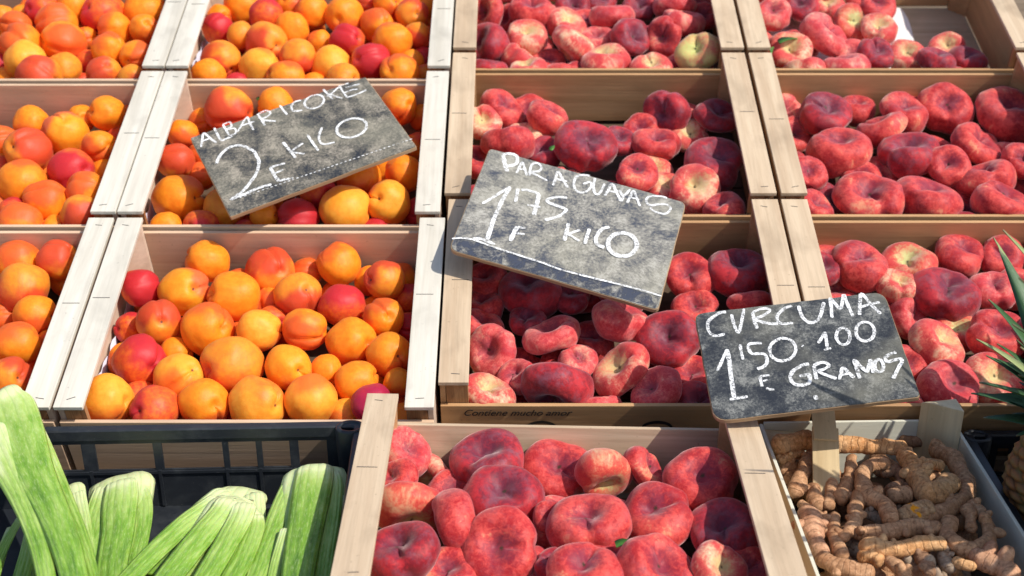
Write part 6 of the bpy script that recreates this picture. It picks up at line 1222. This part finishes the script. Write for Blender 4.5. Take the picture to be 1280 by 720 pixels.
def pineapple(base,axis,rad,h,label,seed,leaves=None,CS=1.0,EL=12,group='pineapples standing in the shaded tray'):
    axis=Vector(axis).normalized(); mt=Matrix.Translation(base)@axis.to_track_quat('Z','Y').to_matrix().to_4x4()
    rt=empty('pineapple',label,'pineapple',mt,group); bpy.context.view_layer.update()
    bm=bmesh.new(); el=bm.verts.layers.float.new('eye'); nu,nv=120,90; rings=[]
    for j in range(nv+1):
        t=j/nv; pr=(math.sin(math.pi*(.06+.88*t)))**.42; ring=[]
        for i in range(nu):
            u=i/nu; a=u*13+t*8; b=u*8-t*11.5+.0
            e=(1-abs(2*(a%1)-1))*(1-abs(2*(b%1)-1)); e=min(1,(abs(math.sin(math.pi*a))*abs(math.sin(math.pi*b)))**.5)
            r_=rad*pr*(.93+.075*e+.02*noise.noise(Vector((i*.2,j*.2,seed)))); th=2*math.pi*u
            spike=.02*rad*max(0,e-.93)/.07
            v=bm.verts.new(((r_+spike)*math.cos(th),(r_+spike)*math.sin(th),h*t)); v[el]=e; ring.append(v)
        rings.append(ring)
    for j in range(nv):
        for i in range(nu): bm.faces.new((rings[j][i],rings[j][(i+1)%nu],rings[j+1][(i+1)%nu],rings[j+1][i]))
    bm.faces.new(rings[0][::-1]); bm.faces.new(rings[-1]); mesh_of(bm,'fruit_body',M['pine'],rt,smooth=True)
    bm=bmesh.new(); uvl=bm.loops.layers.uv.new('UVMap'); rs=random.Random(seed)
    for k in range(46):
        lv=k/46; az=k*2.399; el_=R(EL+(86-EL)*lv**.9); L_=(.050+.055*math.sin(math.pi*min(1,lv*1.15)))*CS; 
        d=(math.cos(az)*math.cos(el_),math.sin(az)*math.cos(el_),math.sin(el_))
        blade(bm,uvl,(math.cos(az)*.010,math.sin(az)*.010,h-.004+.035*lv),d,L_*rs.uniform(.85,1.15),.0125*rs.uniform(.8,1.15),(math.cos(az)*.45,math.sin(az)*.45,-.25 if lv<.6 else .1),1 if rs.random()<.18 else 0)
    bmesh.ops.recalc_face_normals(bm,faces=bm.faces)
    me=bpy.data.meshes.new('leaf_crown'); bm.to_mesh(me); bm.free(); o=link('leaf_crown',me,[M['pleaf'],M['pleaf_pale']],rt)
    if leaves:
        for lf in leaves:
            b0,tip,w,mi,roll=lf; b0,tip=Vector(b0),Vector(tip); bm=bmesh.new(); uvl=bm.loops.layers.uv.new('UVMap'); d=tip-b0
            blade(bm,uvl,b0,d+Vector((0,0,d.length*.18)),d.length*1.02,w,(0,0,-.36),0,roll=roll); bmesh.ops.recalc_face_normals(bm,faces=bm.faces)
            inv=rt.matrix_world.inverted()
            for v in bm.verts: v.co=inv@v.co
            mesh_of(bm,'long_leaf',M['pleaf_pale'] if mi else M['pleaf'],rt,smooth=True)
    return rt
pineapple((.543,.735,SH+.006),(-.04,.03,1),.060,.125,'pineapple with long spiky leaves reaching over the peaches at the right edge',3,D['pleaves'])
pineapple((.668,.765,SH+.006),(.05,.05,1),.060,.150,'unseen pineapple beside the first one, added for shade at the right',4,CS=1.5)  # unseen, added with the next two for shade over the turmeric
pineapple((.549,.612,SH+.006),(-.04,.0,1),.058,.165,'unseen pineapple right of the turmeric crate, added to shade it',5,CS=2.0,EL=50)  # unseen, tall steep crown shaped to shade the turmeric crate
pineapple((.690,.600,SH+.006),(-.05,-.05,1),.060,.165,'unseen outermost pineapple of the tray, added for shade',6,CS=1.8)  # unseen, added as a further shade caster
# loose green leaves tucked among the peaches
M['leaf']=leaf_mat('peach_leaf',(.035,.13,.018),(.11,.26,.035),.35)
for li,(p,d,L_,w,lab) in enumerate(D['leaves']):
    bm=bmesh.new(); uvl=bm.loops.layers.uv.new('UVMap'); blade(bm,uvl,(0,0,0),d,L_,w,(0.1,0.1,-.5),0,curl=.5); bmesh.ops.recalc_face_normals(bm,faces=bm.faces)
    o=mesh_of(bm,'peach_leaf',M['leaf'],None,smooth=True); o.location=p; tag(o,lab,'leaf','green leaves among the peaches')
# ------------------------------------------------------------------ stand and ground
def mk_ground():
    m=NT('pavement'); v=m.coord(rand=False); n=m.noise(v,3,5,.6); f=m.noise(v,120,4,.8); br=m.n('ShaderNodeTexBrick'); br.inputs['Scale'].default_value=2.2; br.inputs['Mortar Size'].default_value=.012
    br.inputs['Color1'].default_value=(.20,.19,.18,1); br.inputs['Color2'].default_value=(.25,.24,.22,1); br.inputs['Mortar'].default_value=(.08,.075,.07,1); m.l(v,br.inputs['Vector'])
    c=m.mix(m.math('MULTIPLY',n,.5),br.outputs['Color'],(.14,.135,.13)); m.set(Base_Color=c,Roughness=.85,Normal=m.bump(f,.3,.003)); return m.done()
bm=bmesh.new(); v=[bm.verts.new(p) for p in ((-300,-300,-.50),(300,-300,-.50),(300,300,-.50),(-300,300,-.50))]; bm.faces.new(v)
tag(mesh_of(bm,'pavement',mk_ground()),'grey paved market ground under the stall',kind='structure')
dkw=wood('stand_board',(.20,.15,.10),(.12,.085,.055),'x',.6)
st=empty('display_stand','dark wooden stand with a sloping shelf carrying the crates','stand',Matrix.Translation((0,.9,-.5)))
Rm=Euler((TILT-R(0),0,0)).to_matrix()
bm=bmesh.new(); box(bm,-.92,1.16,.905,2.05,-.150,-.128)
for v in bm.verts: v.co=Rm@v.co-Vector((0,.9,-.5))
mesh_of(bm,'sloping_shelf',dkw,st)
bm=bmesh.new(); box(bm,-.92,1.16,.30-.9,.893-.9,SH-.022+.5,SH-.0015+.5); mesh_of(bm,'front_shelf',dkw,st)
for x in (-.88,1.12):
    for y,z in ((.33,SH-.024),(.86,SH-.024),(1.95,.44)):
        bm=bmesh.new(); box(bm,x-.03,x+.03,y-.93,y-.87,0,z+.5); mesh_of(bm,'leg',dkw,st,bevel=.002)
# ------------------------------------------------------------------ camera, light
cam=bpy.data.cameras.new('camera'); co=bpy.data.objects.new('camera',cam); C.objects.link(co); co.location=D['cam']; co.rotation_euler=(R(D['pitch']),0,0)
cam.lens=1632/1280*36; cam.sensor_width=36; cam.shift_x=-.0023; cam.clip_start=.02; cam.clip_end=1000; sc.camera=co
cam.dof.use_dof=True; cam.dof.focus_distance=1.34; cam.dof.aperture_fstop=7.0
sd=(Euler((TILT,0,0)).to_matrix()@Vector(SUNDIR)).normalized()
sl=bpy.data.lights.new('sun','SUN'); sl.energy=SUN; sl.angle=R(.53); sl.color=(1,.955,.88); so=bpy.data.objects.new('sun',sl); C.objects.link(so); so.rotation_euler=sd.to_track_quat('Z','Y').to_euler(); so.location=(2,-2,4)
w=bpy.data.worlds.new('World'); sc.world=w; w.use_nodes=True; nt=w.node_tree; bg=nt.nodes['Background']; sky=nt.nodes.new('ShaderNodeTexSky'); sky.sky_type='NISHITA'; sky.sun_disc=False
sky.sun_elevation=math.asin(sd.z); sky.sun_rotation=math.atan2(sd.x,sd.y); sky.dust_density=1.5; sky.ozone_density=.8
nt.links.new(sky.outputs[0],bg.inputs[0]); bg.inputs[1].default_value=SKY
sc.view_settings.view_transform='Standard'; sc.view_settings.look='None'; sc.view_settings.gamma=1; sc.view_settings.exposure=EXPO
sc.render.engine='CYCLES'; sc.cycles.use_denoising=True; sc.cycles.transparent_max_bounces=12
